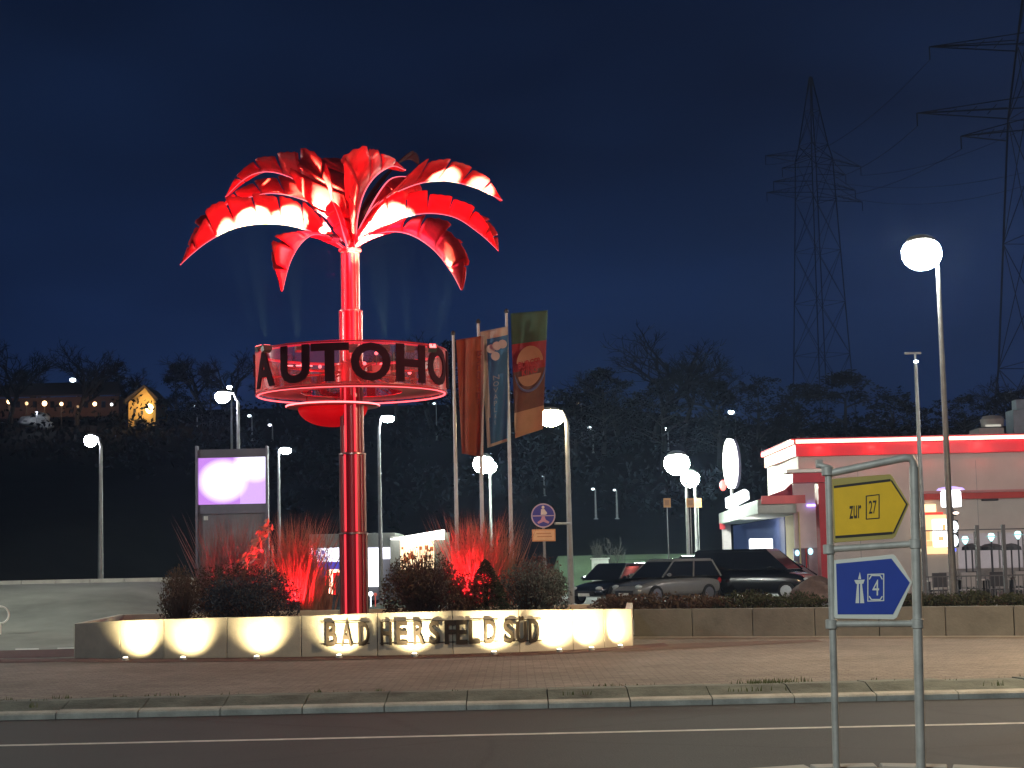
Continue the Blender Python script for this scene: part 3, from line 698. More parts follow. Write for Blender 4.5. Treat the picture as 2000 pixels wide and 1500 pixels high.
MB().box(at(745, 722, D0 - .5), (.32, .2, .16)).build('control_box', mat('red_box', (.6, .05, .05), .4, var=.1, em=(1, .03, .03), es=.25), palm, bevel=.01)
# letters AUTOHOF twice round the ring
def ring_letter(ch, thc, wang, z0, z1, m):
    vs, fs = glyph(ch, .03)
    bm = bmesh.new(); bv = [bm.verts.new(v) for v in vs]
    for f in fs:
        try: bm.faces.new([bv[i] for i in f])
        except ValueError: pass
    for k in range(1, 8):
        bmesh.ops.bisect_plane(bm, geom=bm.verts[:] + bm.edges[:] + bm.faces[:], plane_co=(k / 8, 0, 0), plane_no=(1, 0, 0))
    mb = MB()
    bm.verts.index_update()
    for v in bm.verts: mb.v.append(cyl(thc + (v.co.x - .5) * wang, RR + .012 + v.co.z * .03, z0 + (z1 - z0) * v.co.y))
    for f in bm.faces: mb.f.append(tuple(v.index for v in f.verts)); mb.mi.append(0)
    bm.free(); mb.build('letter', m, palm)
lm = mat('letter_dark', (.03, .006, .011), .9, var=.2, spec=.05)
for rep in (0, 1):
    for i, (ch, w_) in enumerate(zip('AUTOHOF', (23, 20, 22, 23, 21, 23, 19))):
        ring_letter(ch, math.radians([-55.9, -28.9, -7, 16.4, 42, 67, 92][i] + 180 * rep), math.radians(w_), ZB + .07, ZT - .035, lm)
# ------------------------------------------------------------------ street lamps
def lamp(hx, hy, pxx, pyt, D, hr, col, es, pr, label, squash=.6, gz=None, arm=True, group='street lamps', name='street_lamp', cat='street lamp'):
    top = at(pxx, pyt, D); g = H(top.x, D) if gz is None else gz
    h = at(hx, hy, D)
    t = thing(name, (top.x, D, g), label, cat, group)
    MB().tube([(top.x, D, g), (top.x, D, g + (top.z - g) * .45), top], [pr * 1.35, pr * 1.05, pr * .75], 10).build('pole', polem, t, smooth=True)
    MB().lathe((top.x, D, g), [(pr * 2.4, 0), (pr * 2.4, .04), (pr * 1.6, .06)], 12).build('pole_base', polem, t)
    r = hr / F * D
    if arm:
        MB().tube([top, Vector((top.x * .7 + h.x * .3, D, max(top.z, h.z) + r * .45)), (h.x, D, h.z + r * squash * .75)], [pr * .75, pr * .6, pr * .6], 8).build('arm', polem, t)
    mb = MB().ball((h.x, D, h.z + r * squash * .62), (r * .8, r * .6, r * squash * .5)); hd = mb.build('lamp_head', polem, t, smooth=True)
    MB().ball((h.x, D, h.z), (r, r * .85, r * squash), 14, 9).build('lamp_glass', mat('glass_%s' % label[:24], (.02, .02, .02), var=0, em=col, es=es), t, smooth=True)  # emitting ellipsoid enlarged to take in the glare around the lamp
    return t
cool = (.82, .95, 1.0); grn = (.86, 1.0, .86); warm = (1, .74, .42); vio = (.86, .86, 1)
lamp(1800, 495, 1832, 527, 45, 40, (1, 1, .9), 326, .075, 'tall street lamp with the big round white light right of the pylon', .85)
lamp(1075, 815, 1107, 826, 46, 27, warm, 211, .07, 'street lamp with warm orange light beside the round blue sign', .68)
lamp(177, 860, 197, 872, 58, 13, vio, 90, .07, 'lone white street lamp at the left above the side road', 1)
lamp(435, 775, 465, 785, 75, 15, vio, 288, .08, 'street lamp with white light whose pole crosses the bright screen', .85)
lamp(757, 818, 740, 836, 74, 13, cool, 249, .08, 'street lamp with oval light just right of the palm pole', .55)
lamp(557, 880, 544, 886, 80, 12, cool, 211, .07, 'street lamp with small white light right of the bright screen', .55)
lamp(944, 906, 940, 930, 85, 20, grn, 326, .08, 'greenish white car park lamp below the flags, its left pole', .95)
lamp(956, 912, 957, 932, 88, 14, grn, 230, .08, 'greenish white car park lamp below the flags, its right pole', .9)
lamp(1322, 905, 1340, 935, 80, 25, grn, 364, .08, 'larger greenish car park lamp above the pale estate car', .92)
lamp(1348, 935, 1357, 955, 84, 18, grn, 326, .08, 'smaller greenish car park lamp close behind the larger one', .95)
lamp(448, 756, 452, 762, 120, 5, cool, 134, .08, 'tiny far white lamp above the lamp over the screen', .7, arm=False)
# far small lamps on hillside
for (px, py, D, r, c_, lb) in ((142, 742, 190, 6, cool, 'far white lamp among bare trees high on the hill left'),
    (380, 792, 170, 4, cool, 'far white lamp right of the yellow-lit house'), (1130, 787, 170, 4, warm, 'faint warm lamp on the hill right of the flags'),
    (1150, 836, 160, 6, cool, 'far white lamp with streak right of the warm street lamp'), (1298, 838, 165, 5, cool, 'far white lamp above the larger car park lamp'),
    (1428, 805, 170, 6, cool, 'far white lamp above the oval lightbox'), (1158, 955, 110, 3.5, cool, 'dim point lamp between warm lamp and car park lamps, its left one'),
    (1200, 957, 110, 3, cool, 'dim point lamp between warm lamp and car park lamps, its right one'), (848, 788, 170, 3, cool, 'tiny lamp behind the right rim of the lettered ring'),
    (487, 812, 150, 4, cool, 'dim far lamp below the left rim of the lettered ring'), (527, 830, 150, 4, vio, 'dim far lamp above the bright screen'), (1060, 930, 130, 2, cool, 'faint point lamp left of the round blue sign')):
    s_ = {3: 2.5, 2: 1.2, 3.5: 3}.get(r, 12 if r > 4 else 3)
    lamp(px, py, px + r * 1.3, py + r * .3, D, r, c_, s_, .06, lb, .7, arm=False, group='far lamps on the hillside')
# thin pole with floodlight bracket in front of the restaurant
P = at(1788, 708, 58); g = 0.02
t = thing('floodlight_mast', (P.x, 58, g), 'thin mast with a small crossbar and one dim lamp left of the tall lamp', 'mast')
MB().tube([(P.x, 58, g), P], [.10, .055], 10).build('pole', polem, t, smooth=True)
MB().box((P.x - .08, 58, at(1780, 690, 58).z), (.55, .12, .06)).build('crossbar', polem, t)
MB().tube([P, (P.x, 58, at(1786, 690, 58).z)], .04, 8).build('spigot', polem, t)
MB().ball((P.x, 57.9, P.z + .02), (.085, .07, .05), 10, 6).build('lamp_glass', glow('mast_lamp', cool, 9), t)
# unseen off-frame lamps; all but the warm one are assumed, added as fill
def unseen_lamp(x, y, h, E, col, label):
    t = thing('street_lamp', (x, y, .0), label, 'street lamp', 'street lamps')  # unseen; all but the warm one are added
    MB().tube([(x, y, 0), (x, y, h)], [.09, .05], 10).build('pole', polem, t)
    MB().box((x, y - .3, h + .02), (.25, .7, .08)).build('lamp_head', polem, t)
    MB().box((x, y - .3, h - .03), (.2, .6, .012)).build('lamp_glass', glow('off_glass', (1, .9, .75), 3), t)
    lightobj('lamp_light', 'POINT', (x, y - .3, h - .25), t, E, col, .15)
unseen_lamp(13.5, 23.2, 7.5, 7800, (1, .70, .42), 'warm street lamp beyond the right side of the road')
unseen_lamp(-5.5, 1.5, 8.5, 5200, (.93, 1, .95), 'cool street lamp behind the viewer, road side')
unseen_lamp(-20, 38, 8.5, 5600, (.95, 1, .90), 'street lamp by the side road beyond the picture')
unseen_lamp(21.5, 60, 8, 2400, (1, .90, .84), 'car park lamp beyond the terrace fence')
# ------------------------------------------------------------------ arrow sign in front
def SY(px): return 12.6 - (px - 1620) / 170 * .12
def sp3(px, py, dy=0): Y = SY(px) + dy; return at(px, py, Y)
sf = thing('direction_sign', (at(1710, 1495, 12.5).x, 12.5, .0), 'grey tubular sign frame carrying the yellow and the blue arrow board', 'sign')
tl = sp3(1618, 925); bl = sp3(1634, 1492); tr_ = sp3(1773, 893); trr = sp3(1785, 912); br = sp3(1799, 1500)
bl.z = .1; br.z = .1; br.x = X(1799, br.y, .1); bl.x = X(1634, bl.y, .1)
MB().tube([bl, tl], .026, 12).build('post', steel, sf, smooth=True)
tr_.y = trr.y
arc = [tl + (tr_ - tl) * k for k in (0, .5, .9, .96)] + [sp3(1779, 895), sp3(1783.5, 903), trr]
MB().tube(arc, .028, 12).build('top_bar', steel, sf, smooth=True)
MB().tube([trr, br], .034, 12).build('post', steel, sf, smooth=True)
MB().tube([sp3(1619, 1073), sp3(1789, 1062)], .024, 12).build('crossbar', steel, sf, smooth=True)
MB().tube([sp3(1623, 1219), sp3(1792, 1218)], .024, 12).build('crossbar', steel, sf, smooth=True)
for (px, py) in ((1619, 1073), (1788, 1062), (1624, 1219), (1792, 1218), (1616, 920)):
    c = sp3(px, py); MB().lathe((c.x, c.y, c.z - .035), [(.034, 0), (.043, .005), (.043, .065), (.034, .07)], 14).build('clamp', steel, sf, smooth=True)
MB().tube([sp3(1596, 907, .02), sp3(1622, 915, .0)], .022, 10).build('clamp_arm', steel, sf, smooth=True)
MB().box(sp3(1600, 906, .03), (.05, .06, .06)).build('clamp_block', steel, sf, bevel=.006)
def board(poly, inner_poly, name, medge, mface, label, extra, cat='sign'):
    c = sp3(sum(p[0] for p in poly) / len(poly), sum(p[1] for p in poly) / len(poly))
    t = thing(name, (c.x, c.y, c.z), label, cat)
    MB().prism([sp3(*p, -.035) for p in poly], (0, .022, 0)).build('plate', medge, t, bevel=.003)
    MB().prism([sp3(*p, -.0375) for p in inner_poly], (0, .0022, 0)).build('face', mface, t)
    extra(t); return t
yel = mat('yellow_sheet', (.72, .45, .008), .45, var=.08, ns=5); blk = mat('black_print', (.012, .011, .008), .6, var=.0); blu = mat('blue_sheet', (.012, .045, .32), .42, var=.08, ns=5); wht = mat('white_print', (.62, .66, .62), .5, var=0)
ygrey = mat('yellow_border', (.36, .30, .08), .5, var=.1)
def stroke(t, pts, wpx, m, name='symbol', dy=-.0385, closed=False):
    """flat printed stroke following pixel points on the board"""
    mb = MB(); P = pts + ([pts[0]] if closed else [])
    for (a, b) in zip(P[:-1], P[1:]):
        va = Vector(a); vb = Vector(b); d = (vb - va).normalized(); n_ = Vector((-d.y, d.x)) * wpx / 2; va = va - d * wpx * .3; vb = vb + d * wpx * .3
        mb.prism([sp3(*(va + n_), dy), sp3(*(vb + n_), dy), sp3(*(vb - n_), dy), sp3(*(va - n_), dy)], (0, .0006, 0)); dy -= .00015
    return mb.build(name, m, t)
def ptext(t, txt, x0, y0, x1, y1, m, slant=0, bold=0.0):
    mb = MB(); o = sp3(x0, y1, -.0388); put_text(mb, txt, o, sp3(x1, y1 + slant, -.0388) - o, sp3(x0, y0, -.0388) - o, (0, .0008, 0), bold); return mb.build('lettering', m, t)
def yext(t):
    stroke(t, [(1630, 951), (1738, 938)], 5, blk, 'border'); stroke(t, [(1741, 939), (1771, 985)], 3, blk, 'border'); stroke(t, [(1771, 985), (1745, 1041)], 3, blk, 'border'); stroke(t, [(1633, 1049), (1742, 1041)], 5, blk, 'border')
    ptext(t, 'zur', 1659, 988, 1682, 1014, blk, -2, .01)
    stroke(t, [(1692, 969), (1717, 966), (1717, 1012), (1692, 1014)], 2.2, blk, 'frame', closed=True); ptext(t, '27', 1697, 978, 1712, 1004, blk, -1, .01)
board([(1626, 935), (1739, 926), (1744, 931), (1776, 985), (1749, 1048), (1744, 1052), (1630, 1060)], [(1628, 948), (1739, 937), (1771, 985), (1744, 1042), (1632, 1051)], 'arrow_board', ygrey, yel, 'yellow arrow board pointing right with black lettering zur 27', yext)
def bext(t):
    # motorway symbol: two carriageways narrowing to a point with a bridge
    mb = MB()
    for poly in ([(1671, 1178), (1678, 1178), (1677.4, 1140), (1674, 1140)], [(1680, 1178), (1688, 1178), (1683.5, 1140), (1680, 1140)], [(1668.5, 1133), (1689, 1132), (1686, 1140), (1672, 1140.5)], [(1676, 1131), (1682, 1131), (1679.5, 1117)]):
        mb.prism([sp3(*p, -.0385) for p in poly], (0, .0006, 0))
    mb.build('motorway_symbol', wht, t)
    stroke(t, [(1695, 1122), (1726, 1121), (1726, 1173), (1695, 1174)], 2.0, wht, 'frame', closed=True)
    stroke(t, [(1698, 1131), (1702, 1124), (1719, 1124), (1723, 1131)], 2.2, wht, 'frame'); stroke(t, [(1698, 1165), (1702, 1171), (1719, 1171), (1723, 1165)], 2.2, wht, 'frame')
    ptext(t, '4', 1704, 1132, 1717, 1163, wht, 0, .0)
board([(1630, 1094), (1745, 1083), (1750, 1087), (1782, 1137), (1752, 1206), (1746, 1210), (1632, 1208), (1630, 1204)], [(1633, 1101), (1741, 1091), (1777, 1138), (1744, 1200), (1636, 1200)], 'arrow_board', wht, blu, 'blue arrow board pointing right with white motorway symbol and 4', bext)
# traffic island under the sign
isl = bpy.data.objects.new('traffic_island', None); C.objects.link(isl); isl['kind'] = 'structure'; ORG['traffic_island'] = Vector((0, 0, 0))
icx, icy, ia, ib = at(1690, 1492, 12).x, 9.9, 2.1, 3.0
for k in range(26):
    a_, b_ = 2 * math.pi * (k + .04) / 26, 2 * math.pi * (k + .96) / 26
    q = lambda t, s_: (icx + ia * s_ * math.cos(t), icy + ib * s_ * math.sin(t), -.04)
    MB().prism([q(a_, 1), q(b_, 1), q(b_, .93), q(a_, .93)], (0, 0, .14)).build('kerb_stone', concrete, isl, bevel=.01)
MB().prism([(icx + ia * .925 * math.cos(2 * math.pi * i / 40), icy + ib * .925 * math.sin(2 * math.pi * i / 40), 0) for i in range(40)], (0, 0, .092)).build('island_paving', paving, isl)
# pale hoop at left edge
P = at(1, 1201, 40); t = thing('hoop_rack', (P.x, 40, H(P.x, 40)), 'pale round metal hoop standing on the side road at the left picture edge', 'bicycle rack')
MB().tube([(P.x + .19 * math.cos(2 * math.pi * i / 24), 40, P.z + .19 * math.sin(2 * math.pi * i / 24)) for i in range(25)], .022, 8, cap=False).build('hoop', whitep, t, smooth=True)
MB().tube([(P.x, 40, H(P.x, 40)), (P.x, 40, P.z - .18)], .02, 8).build('post', whitep, t)
# ------------------------------------------------------------------ flags
def flag(px, pyt, Y, label, build, pr=.045):
    top = at(px, pyt, Y); g = H(top.x, Y); t = thing('flagpole', (top.x, Y, g), label, 'flagpole', 'flagpoles behind the planter')
    MB().tube([(top.x, Y, g), top], [pr * 1.3, pr * .8], 12).build('pole', mat('flagpole_white', (.42, .42, .44), .4, .3, var=.15), t, smooth=True)
    MB().ball((top.x, Y, top.z + .05), (.055, .055, .07), 10, 6).build('finial', darkm, t, smooth=True)
    return t
def cloth(name, label, Y, pts_fn, nu, nv, m, mi=None):
    mb = MB()
    for j in range(nv + 1):
        for i in range(nu + 1): mb.v.append(pts_fn(i / nu, j / nv))
    for j in range(nv):
        for i in range(nu):
            mb.f.append((j * (nu + 1) + i, j * (nu + 1) + i + 1, (j + 1) * (nu + 1) + i + 1, (j + 1) * (nu + 1) + i)); mb.mi.append(mi((i + .5) / nu, (j + .5) / nv) if mi else 0)
    o = mb.build(name, m, solid=.006, smooth=True); return tag(o, label, 'flag', 'banners on the flagpoles')
def quad(c4):
    """bilinear in pixel space: c4 = tl,tr,br,bl"""
    def f(u, v):
        a = (c4[0][0] + (c4[1][0] - c4[0][0]) * u, c4[0][1] + (c4[1][1] - c4[0][1]) * u); b = (c4[3][0] + (c4[2][0] - c4[3][0]) * u, c4[3][1] + (c4[2][1] - c4[3][1]) * u)
        return a[0] + (b[0] - a[0]) * v, a[1] + (b[1] - a[1]) * v
    return f
flag(885, 655, 42, 'left of three flagpoles, carrying the orange banner', None)
flag(934, 632, 42.3, 'middle flagpole, carrying the blue and white banner', None)
flag(989, 612, 42.6, 'right and tallest flagpole, carrying the green and red banner', None)
fo = mat('flag_orange', (.34, .085, .04), .8, var=.3, ns=1.3, trans=.3); fw_ = mat('flag_white', (.5, .42, .36), .8, var=.15, trans=.3); fb = mat('flag_blue', (.05, .16, .32), .8, var=.25, ns=2, trans=.3); ft = mat('flag_text', (.20, .035, .03), .8, var=.1)
fg = mat('flag_green', (.06, .13, .08), .8, var=.2, trans=.3); fr_ = mat('flag_red', (.30, .035, .04), .8, var=.25, ns=2, trans=.3); fbr = mat('flag_brown', (.17, .08, .055), .8, var=.3, trans=.3); ftan = mat('flag_tan', (.46, .28, .17), .8, var=.15, trans=.3)
Q1 = quad([(891, 664), (946, 655), (944, 893), (902, 886)])
def F1(u, v, dy=0): px, py = Q1(u, v); return at(px, py, 42.0 + .10 * math.sin(u * 9 + v * 2) + .02 + dy)
b1 = cloth('banner', 'long orange banner with a vertical word, hanging from the left flagpole', 42, F1, 16, 30, [fo, fw_], lambda u, v: 1 if u > .88 else 0)
txt = 'BALLATER'
mb = MB()
for i, ch in enumerate(txt):
    v1 = .12 + i * .057; v0 = v1 + .047    # letters turned: reading downwards
    o_ = F1(.52, v1, -.06); put_text(mb, ch, F1(.74, v1, -.09), F1(.74, v0, -.09) - F1(.74, v1, -.09), F1(.50, v1, -.09) * 0 + (F1(.74, v1, -.09) - F1(.50, v1, -.09)), (0, .004, 0), .01)
lt = mb.build('lettering', ft, b1)
Q2 = quad([(938, 648), (992, 637), (991, 862), (952, 875)])
def F2(u, v, dy=0): px, py = Q2(u, v); return at(px, py, 42.3 + .08 * math.sin(u * 7 + v * 3) + dy)
b2 = cloth('banner', 'blue banner with white border and white dots on the middle flagpole', 42, F2, 18, 40, [fb, fw_], lambda u, v: 1 if (u < .24 - .2 * v * .3 or v < .075 or v > .978) else 0)
mb = MB()
for (u, v) in ((.36, .165), (.58, .15), (.80, .145), (.52, .235)):
    c = F2(u, v, -.12); mb.prism([(c.x + .11 * math.cos(q * .5236), c.y, c.z + .11 * math.sin(q * .5236)) for q in range(12)], (0, .006, 0))
mb.build('dots', mat('dot_white', (.42, .42, .42), .8, var=.1), b2)
mb = MB()
for i, ch in enumerate('NOVAPLAN'):
    v = .40 + i * .055; a = F2(.40, v + .04, -.12); mb_w = F2(.66 - .03 * i, v + .04, -.12) - a; put_text(mb, ch, a, mb_w, F2(.40, v, -.12) - a, (0, .004, 0))
mb.build('lettering', mat('pale_text', (.22, .28, .34), .8, var=.1), b2)
Q3 = quad([(997, 612), (1070, 606), (1060, 838), (1006, 856)])
def F3(u, v, dy=0): px, py = Q3(u, v); return at(px, py, 42.6 + .07 * math.sin(u * 6 + v * 4) + dy)
b3 = cloth('banner', 'banner with green top, red field and burger bun emblem on the right flagpole', 42, F3, 18, 40, [fg, fr_, fbr, ftan], lambda u, v: 0 if v < .25 else (1 if v < .47 else (2 if v < .80 else 3)))
mb = MB(); cu, cv, ru, rv = .52, .455, .42, .165
def ell(u0, v0, ru_, rv_, a0, a1, n=16): return [F3(u0 + ru_ * math.cos(a0 + (a1 - a0) * k / n), v0 - rv_ * math.sin(a0 + (a1 - a0) * k / n), -.10) for k in range(n + 1)]
mb.prism([Vector((p.x, 42.47, p.z)) for p in ell(cu, cv - .022, .40, .155, .12, math.pi - .12)], (0, .008, 0)); mb.build('bun_top', ftan, b3)
mb = MB(); mb.prism([Vector((p.x, 42.47, p.z)) for p in ell(cu, cv + .05, .36, .105, math.pi + .15, 2 * math.pi - .15)], (0, .008, 0)); mb.build('bun_bottom', ftan, b3)
mb = MB()
for (w_, v) in (('BURGER', .458), ('KING', .520)):
    a = F3(.18 if w_ == 'BURGER' else .28, v, -.13); b = F3(.86 if w_ == 'BURGER' else .76, v - .012, -.13); c = F3(.18 if w_ == 'BURGER' else .28, v - .056, -.13)
    a.y = b.y = c.y = 42.44; put_text(mb, w_, a, b - a, c - a, (0, .006, 0), .02)
mb.build('emblem_text', mat('emblem_red', (.36, .04, .04), .8, var=.1), b3)
mb = MB(); P_ = [Vector((p.x, 42.455, p.z)) for p in ell(cu, cv + .02, .46, .175, math.pi * 1.05, math.pi * 1.98, 18)]
mb.tube(P_, [.008 + .03 * math.sin(math.pi * min(1, k / 18 * 1.0)) for k in range(19)], 5); mb.build('swoosh', mat('emblem_blue', (.10, .12, .22), .8, var=.1), b3)
# flag pole ties
for (px, py) in ((1013, 868), (1016, 880)):
    pass
# ------------------------------------------------------------------ round blue sign
P = at(1061, 1007, 43); t = thing('pedestrian_sign', (P.x, 43, 0), 'round blue cycle and footpath sign with an orange-lit plate below', 'sign')
MB().tube([(P.x + .03, 43.05, 0), (P.x, 43.05, P.z + .2)], .035, 10).build('post', polem, t, smooth=True)
def disc(c, r, m, name, y, th=.012):
    return MB().prism([(c.x + r * math.cos(2 * math.pi * i / 32), y, c.z + r * math.sin(2 * math.pi * i / 32)) for i in range(32)], (0, th, 0)).build(name, m, t)
ros = mat('sign_rim', (.6, .5, .6), .5, var=.05); disc(P, .30, ros, 'rim', 43.0); disc(P, .268, mat('sign_blue', (.04, .05, .36), .4, var=.05), 'face', 42.99, .0095)
mb = MB(); y = 42.982
mb.box((P.x, y, P.z - .005), (.52, .006, .022)); mb.build('divider', ros, t)
mb = MB()
mb.prism([(P.x + .035 * math.cos(i * .6283), y, P.z + .205 + .04 * math.sin(i * .6283)) for i in range(10)], (0, .006, 0))
mb.prism([(P.x - .05, y, P.z + .16), (P.x + .03, y, P.z + .16), (P.x + .10, y, P.z + .06), (P.x + .07, y, P.z + .02), (P.x - .06, y, P.z + .02)], (0, .006, 0)); mb.build('cyclist_symbol', whitep, t)
mb = MB(); pk = mat('sign_pink', (.6, .35, .5), .5, var=.05)
mb.prism([(P.x - .035, y, P.z - .02), (P.x + .035, y, P.z - .02), (P.x + .06, y, P.z - .10), (P.x + .15, y, P.z - .16), (P.x + .12, y, P.z - .20), (P.x, y, P.z - .15), (P.x - .12, y, P.z - .20), (P.x - .15, y, P.z - .16), (P.x - .06, y, P.z - .10)], (0, .006, 0)); mb.build('walker_symbol', pk, t)
c = at(1062, 1045.5, 43)
MB().box((c.x, 43.0, c.z), (.58, .02, .30)).build('plate', mat('plate_orange', (.70, .36, .15), .45, var=.08, em=(1, .5, .2), es=.0), t, bevel=.006)
MB().box((c.x, 42.988, c.z), (.52, .004, .24)).build('plate_face', mat('plate_cream', (.85, .58, .32), .4, var=.08), t)
mb = MB()
for k, zz in ((0, .045), (1, -.03)): mb.box((c.x + .02 * k, 42.983, c.z + zz), (.36, .004, .024))
mb.build('plate_text', mat('plate_ink', (.6, .28, .12), .5, var=.1), t)
pl = at(1113, 1022, 43); MB().tube([(P.x + .28, 43.04, pl.z), (pl.x, 43.3, pl.z)], .03, 8).build('bracket', polem, t)
# ------------------------------------------------------------------ box helper in picture coordinates at a real depth
def rb_(mb, x0, y0, x1, y1, Y, dp):
    a = at(x0, (y0 + y1) / 2, Y); b = at(x1, (y0 + y1) / 2, Y); tz = at((x0 + x1) / 2, y0, Y).z; bz = at((x0 + x1) / 2, y1, Y).z
    return mb.box(((a.x + b.x) / 2, Y + dp / 2, (tz + bz) / 2), (b.x - a.x, dp, tz - bz))
# ------------------------------------------------------------------ screen stele
Y = 58; t = thing('display_screen', (at(453, 1100, Y).x, Y, 0), 'free standing advertising screen glowing violet and white', 'screen')
frm = mat('screen_frame', (.14, .13, .17), .5, .3, var=.1)
for (x0, x1) in ((383, 387), (519, 524)):
    a = at((x0 + x1) / 2, 880, Y); MB().box((a.x, Y, a.z / 2 + .2), (.075, .3, a.z - .1)).build('frame_post', frm, t)
rb_(MB(), 387, 877, 519, 893, Y, .25).build('frame_head', mat('screen_head', (.10, .09, .12), .5, var=.1), t)
rb_(MB(), 387, 985, 519, 1003, Y, .25).build('frame_sill', frm, t)
scm = bpy.data.materials.new('screen_picture'); scm.use_nodes = True; q = scm.node_tree; b_ = q.nodes['Principled BSDF']
tcn = q.nodes.new('ShaderNodeTexCoord'); spx = q.nodes.new('ShaderNodeSeparateXYZ'); q.links.new(tcn.outputs['Generated'], spx.inputs[0])
def mnode(op, a, b=None):
    m_ = q.nodes.new('ShaderNodeMath'); m_.operation = op
    for i, v in enumerate((a, b)):
        if v is None: continue
        if isinstance(v, (int, float)): m_.inputs[i].default_value = v
        else: q.links.new(v, m_.inputs[i])
    return m_.outputs[0]
def blob(cx, cz, rx, rz_):
    dx = mnode('DIVIDE', mnode('SUBTRACT', spx.outputs['X'], cx), rx); dz = mnode('DIVIDE', mnode('SUBTRACT', spx.outputs['Z'], cz), rz_)
    return mnode('MAXIMUM', mnode('SUBTRACT', 1.0, mnode('ADD', mnode('MULTIPLY', dx, dx), mnode('MULTIPLY', dz, dz))), 0)
bl_ = mnode('ADD', blob(.37, .50, .40, .50), blob(.85, .92, .34, .50))
rp = q.nodes.new('ShaderNodeValToRGB'); q.links.new(bl_, rp.inputs[0]); rp.color_ramp.elements[0].color = (.50, .20, .72, 1); rp.color_ramp.elements[1].color = (1.6, 1.6, 1.9, 1); rp.color_ramp.elements[1].position = 1.0
ex_ = mnode('MULTIPLY', mnode('GREATER_THAN', spx.outputs['X'], .62), .25)
mxx = q.nodes.new('ShaderNodeMixRGB'); q.links.new(ex_, mxx.inputs[0]); q.links.new(rp.outputs[0], mxx.inputs[1]); mxx.inputs[2].default_value = (1, .9, 1.3, 1)
q.links.new(mxx.outputs[0], b_.inputs['Emission Color']); b_.inputs['Emission Strength'].default_value = 1.25; b_.inputs['Base Color'].default_value = (.02, .02, .02, 1)
rb_(MB(), 387.5, 893.5, 518.5, 984.5, Y - .005, .06).build('screen_face', scm, t)
mb = MB(); rb_(mb, 387, 1003, 519, 1165, Y + .1, .1); mb.build('lower_panel', mat('stele_panel', (.16, .16, .19), .6, var=.15), t)
rb_(MB(), 398, 1008, 406, 1016, Y + .05, .04).build('round_label', whitep, t)
lightobj('screen_spill', 'AREA', (at(453, 940, Y).x, Y - .3, at(453, 940, Y).z), t, 60, (.8, .6, 1), 1.5, target=(at(453, 1000, 30).x, 30, 1))
# white gate posts right below the screen
for (px, py, w_, lb) in ((532, 1065, 4, 'pale slim post right of the glowing red branch'), (518, 1068, 3, 'thin grey post behind the glowing red branch')):
    a = at(px, py, 50); tag(MB().box((a.x, 50, a.z / 2), (w_ / F * 50, .08, a.z)).build('post', concrete, None), lb, 'post')
# ------------------------------------------------------------------ petrol kiosk
Y = 75; ks = thing('kiosk_building', (at(745, 1170, Y).x, Y + 3, 0), 'low grey service building with lit white and blue sign bands', 'building')
gw = mat('kiosk_grey', (.30, .32, .29), .6, var=.12, ns=1)
rb_(MB(), 612, 1070, 888, 1172, Y + .6, 5).build('wall', mat('kiosk_wall', (.10, .10, .11), .7, var=.1), ks)
rb_(MB(), 604, 1042, 772, 1069, Y, 6).build('roof_fascia', gw, ks, bevel=.02)
rb_(MB(), 604, 1069.5, 708, 1097, Y + .2, .25).build('light_band', glow('band_white', (.85, .85, 1), 2.6), ks, bevel=.05)
mb = MB()
for (x, y_, r) in ((612, 1086, 4), (618, 1080, 5), (625, 1088, 4), (632, 1079, 4), (637, 1090, 3)):
    rb_(mb, x - r, y_ - r, x + r * .5, y_ + r, Y + .16, .03)
mb.build('band_pattern', glow('band_violet', (.35, .3, .9), .9), ks)
rb_(MB(), 606, 1097.5, 708, 1112, Y + .25, .2).build('blue_band', glow('band_blue', (.06, .06, .62), .9), ks)
rb_(MB(), 608, 1112.5, 636, 1142, Y + .35, .1).build('blue_window', glow('win_violet', (.10, .05, .35), .5), ks)
rb_(MB(), 708, 1069.5, 766, 1092, Y + .15, .25).build('light_band', glow('band_white', (.85, .85, 1), 2.6), ks, bevel=.05)
rb_(MB(), 712, 1092.5, 740, 1146, Y + .1, .2).build('light_panel', glow('panel_white', (.9, .93, 1), 3.5), ks, bevel=.06)
nh = glow('neon_orange', (1, .42, .28), 6)
rb_(MB(), 643, 1112, 672, 1118, Y + .02, .06).build('neon_bar', nh, ks); rb_(MB(), 642, 1118.2, 650, 1164, Y + .02, .06).build('neon_bar', nh, ks)
rb_(MB(), 650.5, 1118.5, 672, 1124, Y + .03, .05).build('neon_glow', glow('neon_deep', (1, 0, 0), 1.3), ks); rb_(MB(), 635, 1124, 641.5, 1170, Y + .03, .05).build('neon_glow', glow('neon_deep', (1, 0, 0), 1.3), ks); rb_(MB(), 650.5, 1124.5, 655, 1166, Y + .03, .05).build('neon_glow', glow('neon_deep', (1, 0, 0), 1.3), ks)
rb_(MB(), 655.5, 1124.5, 705, 1172, Y + .3, .1).build('door', darkm, ks)
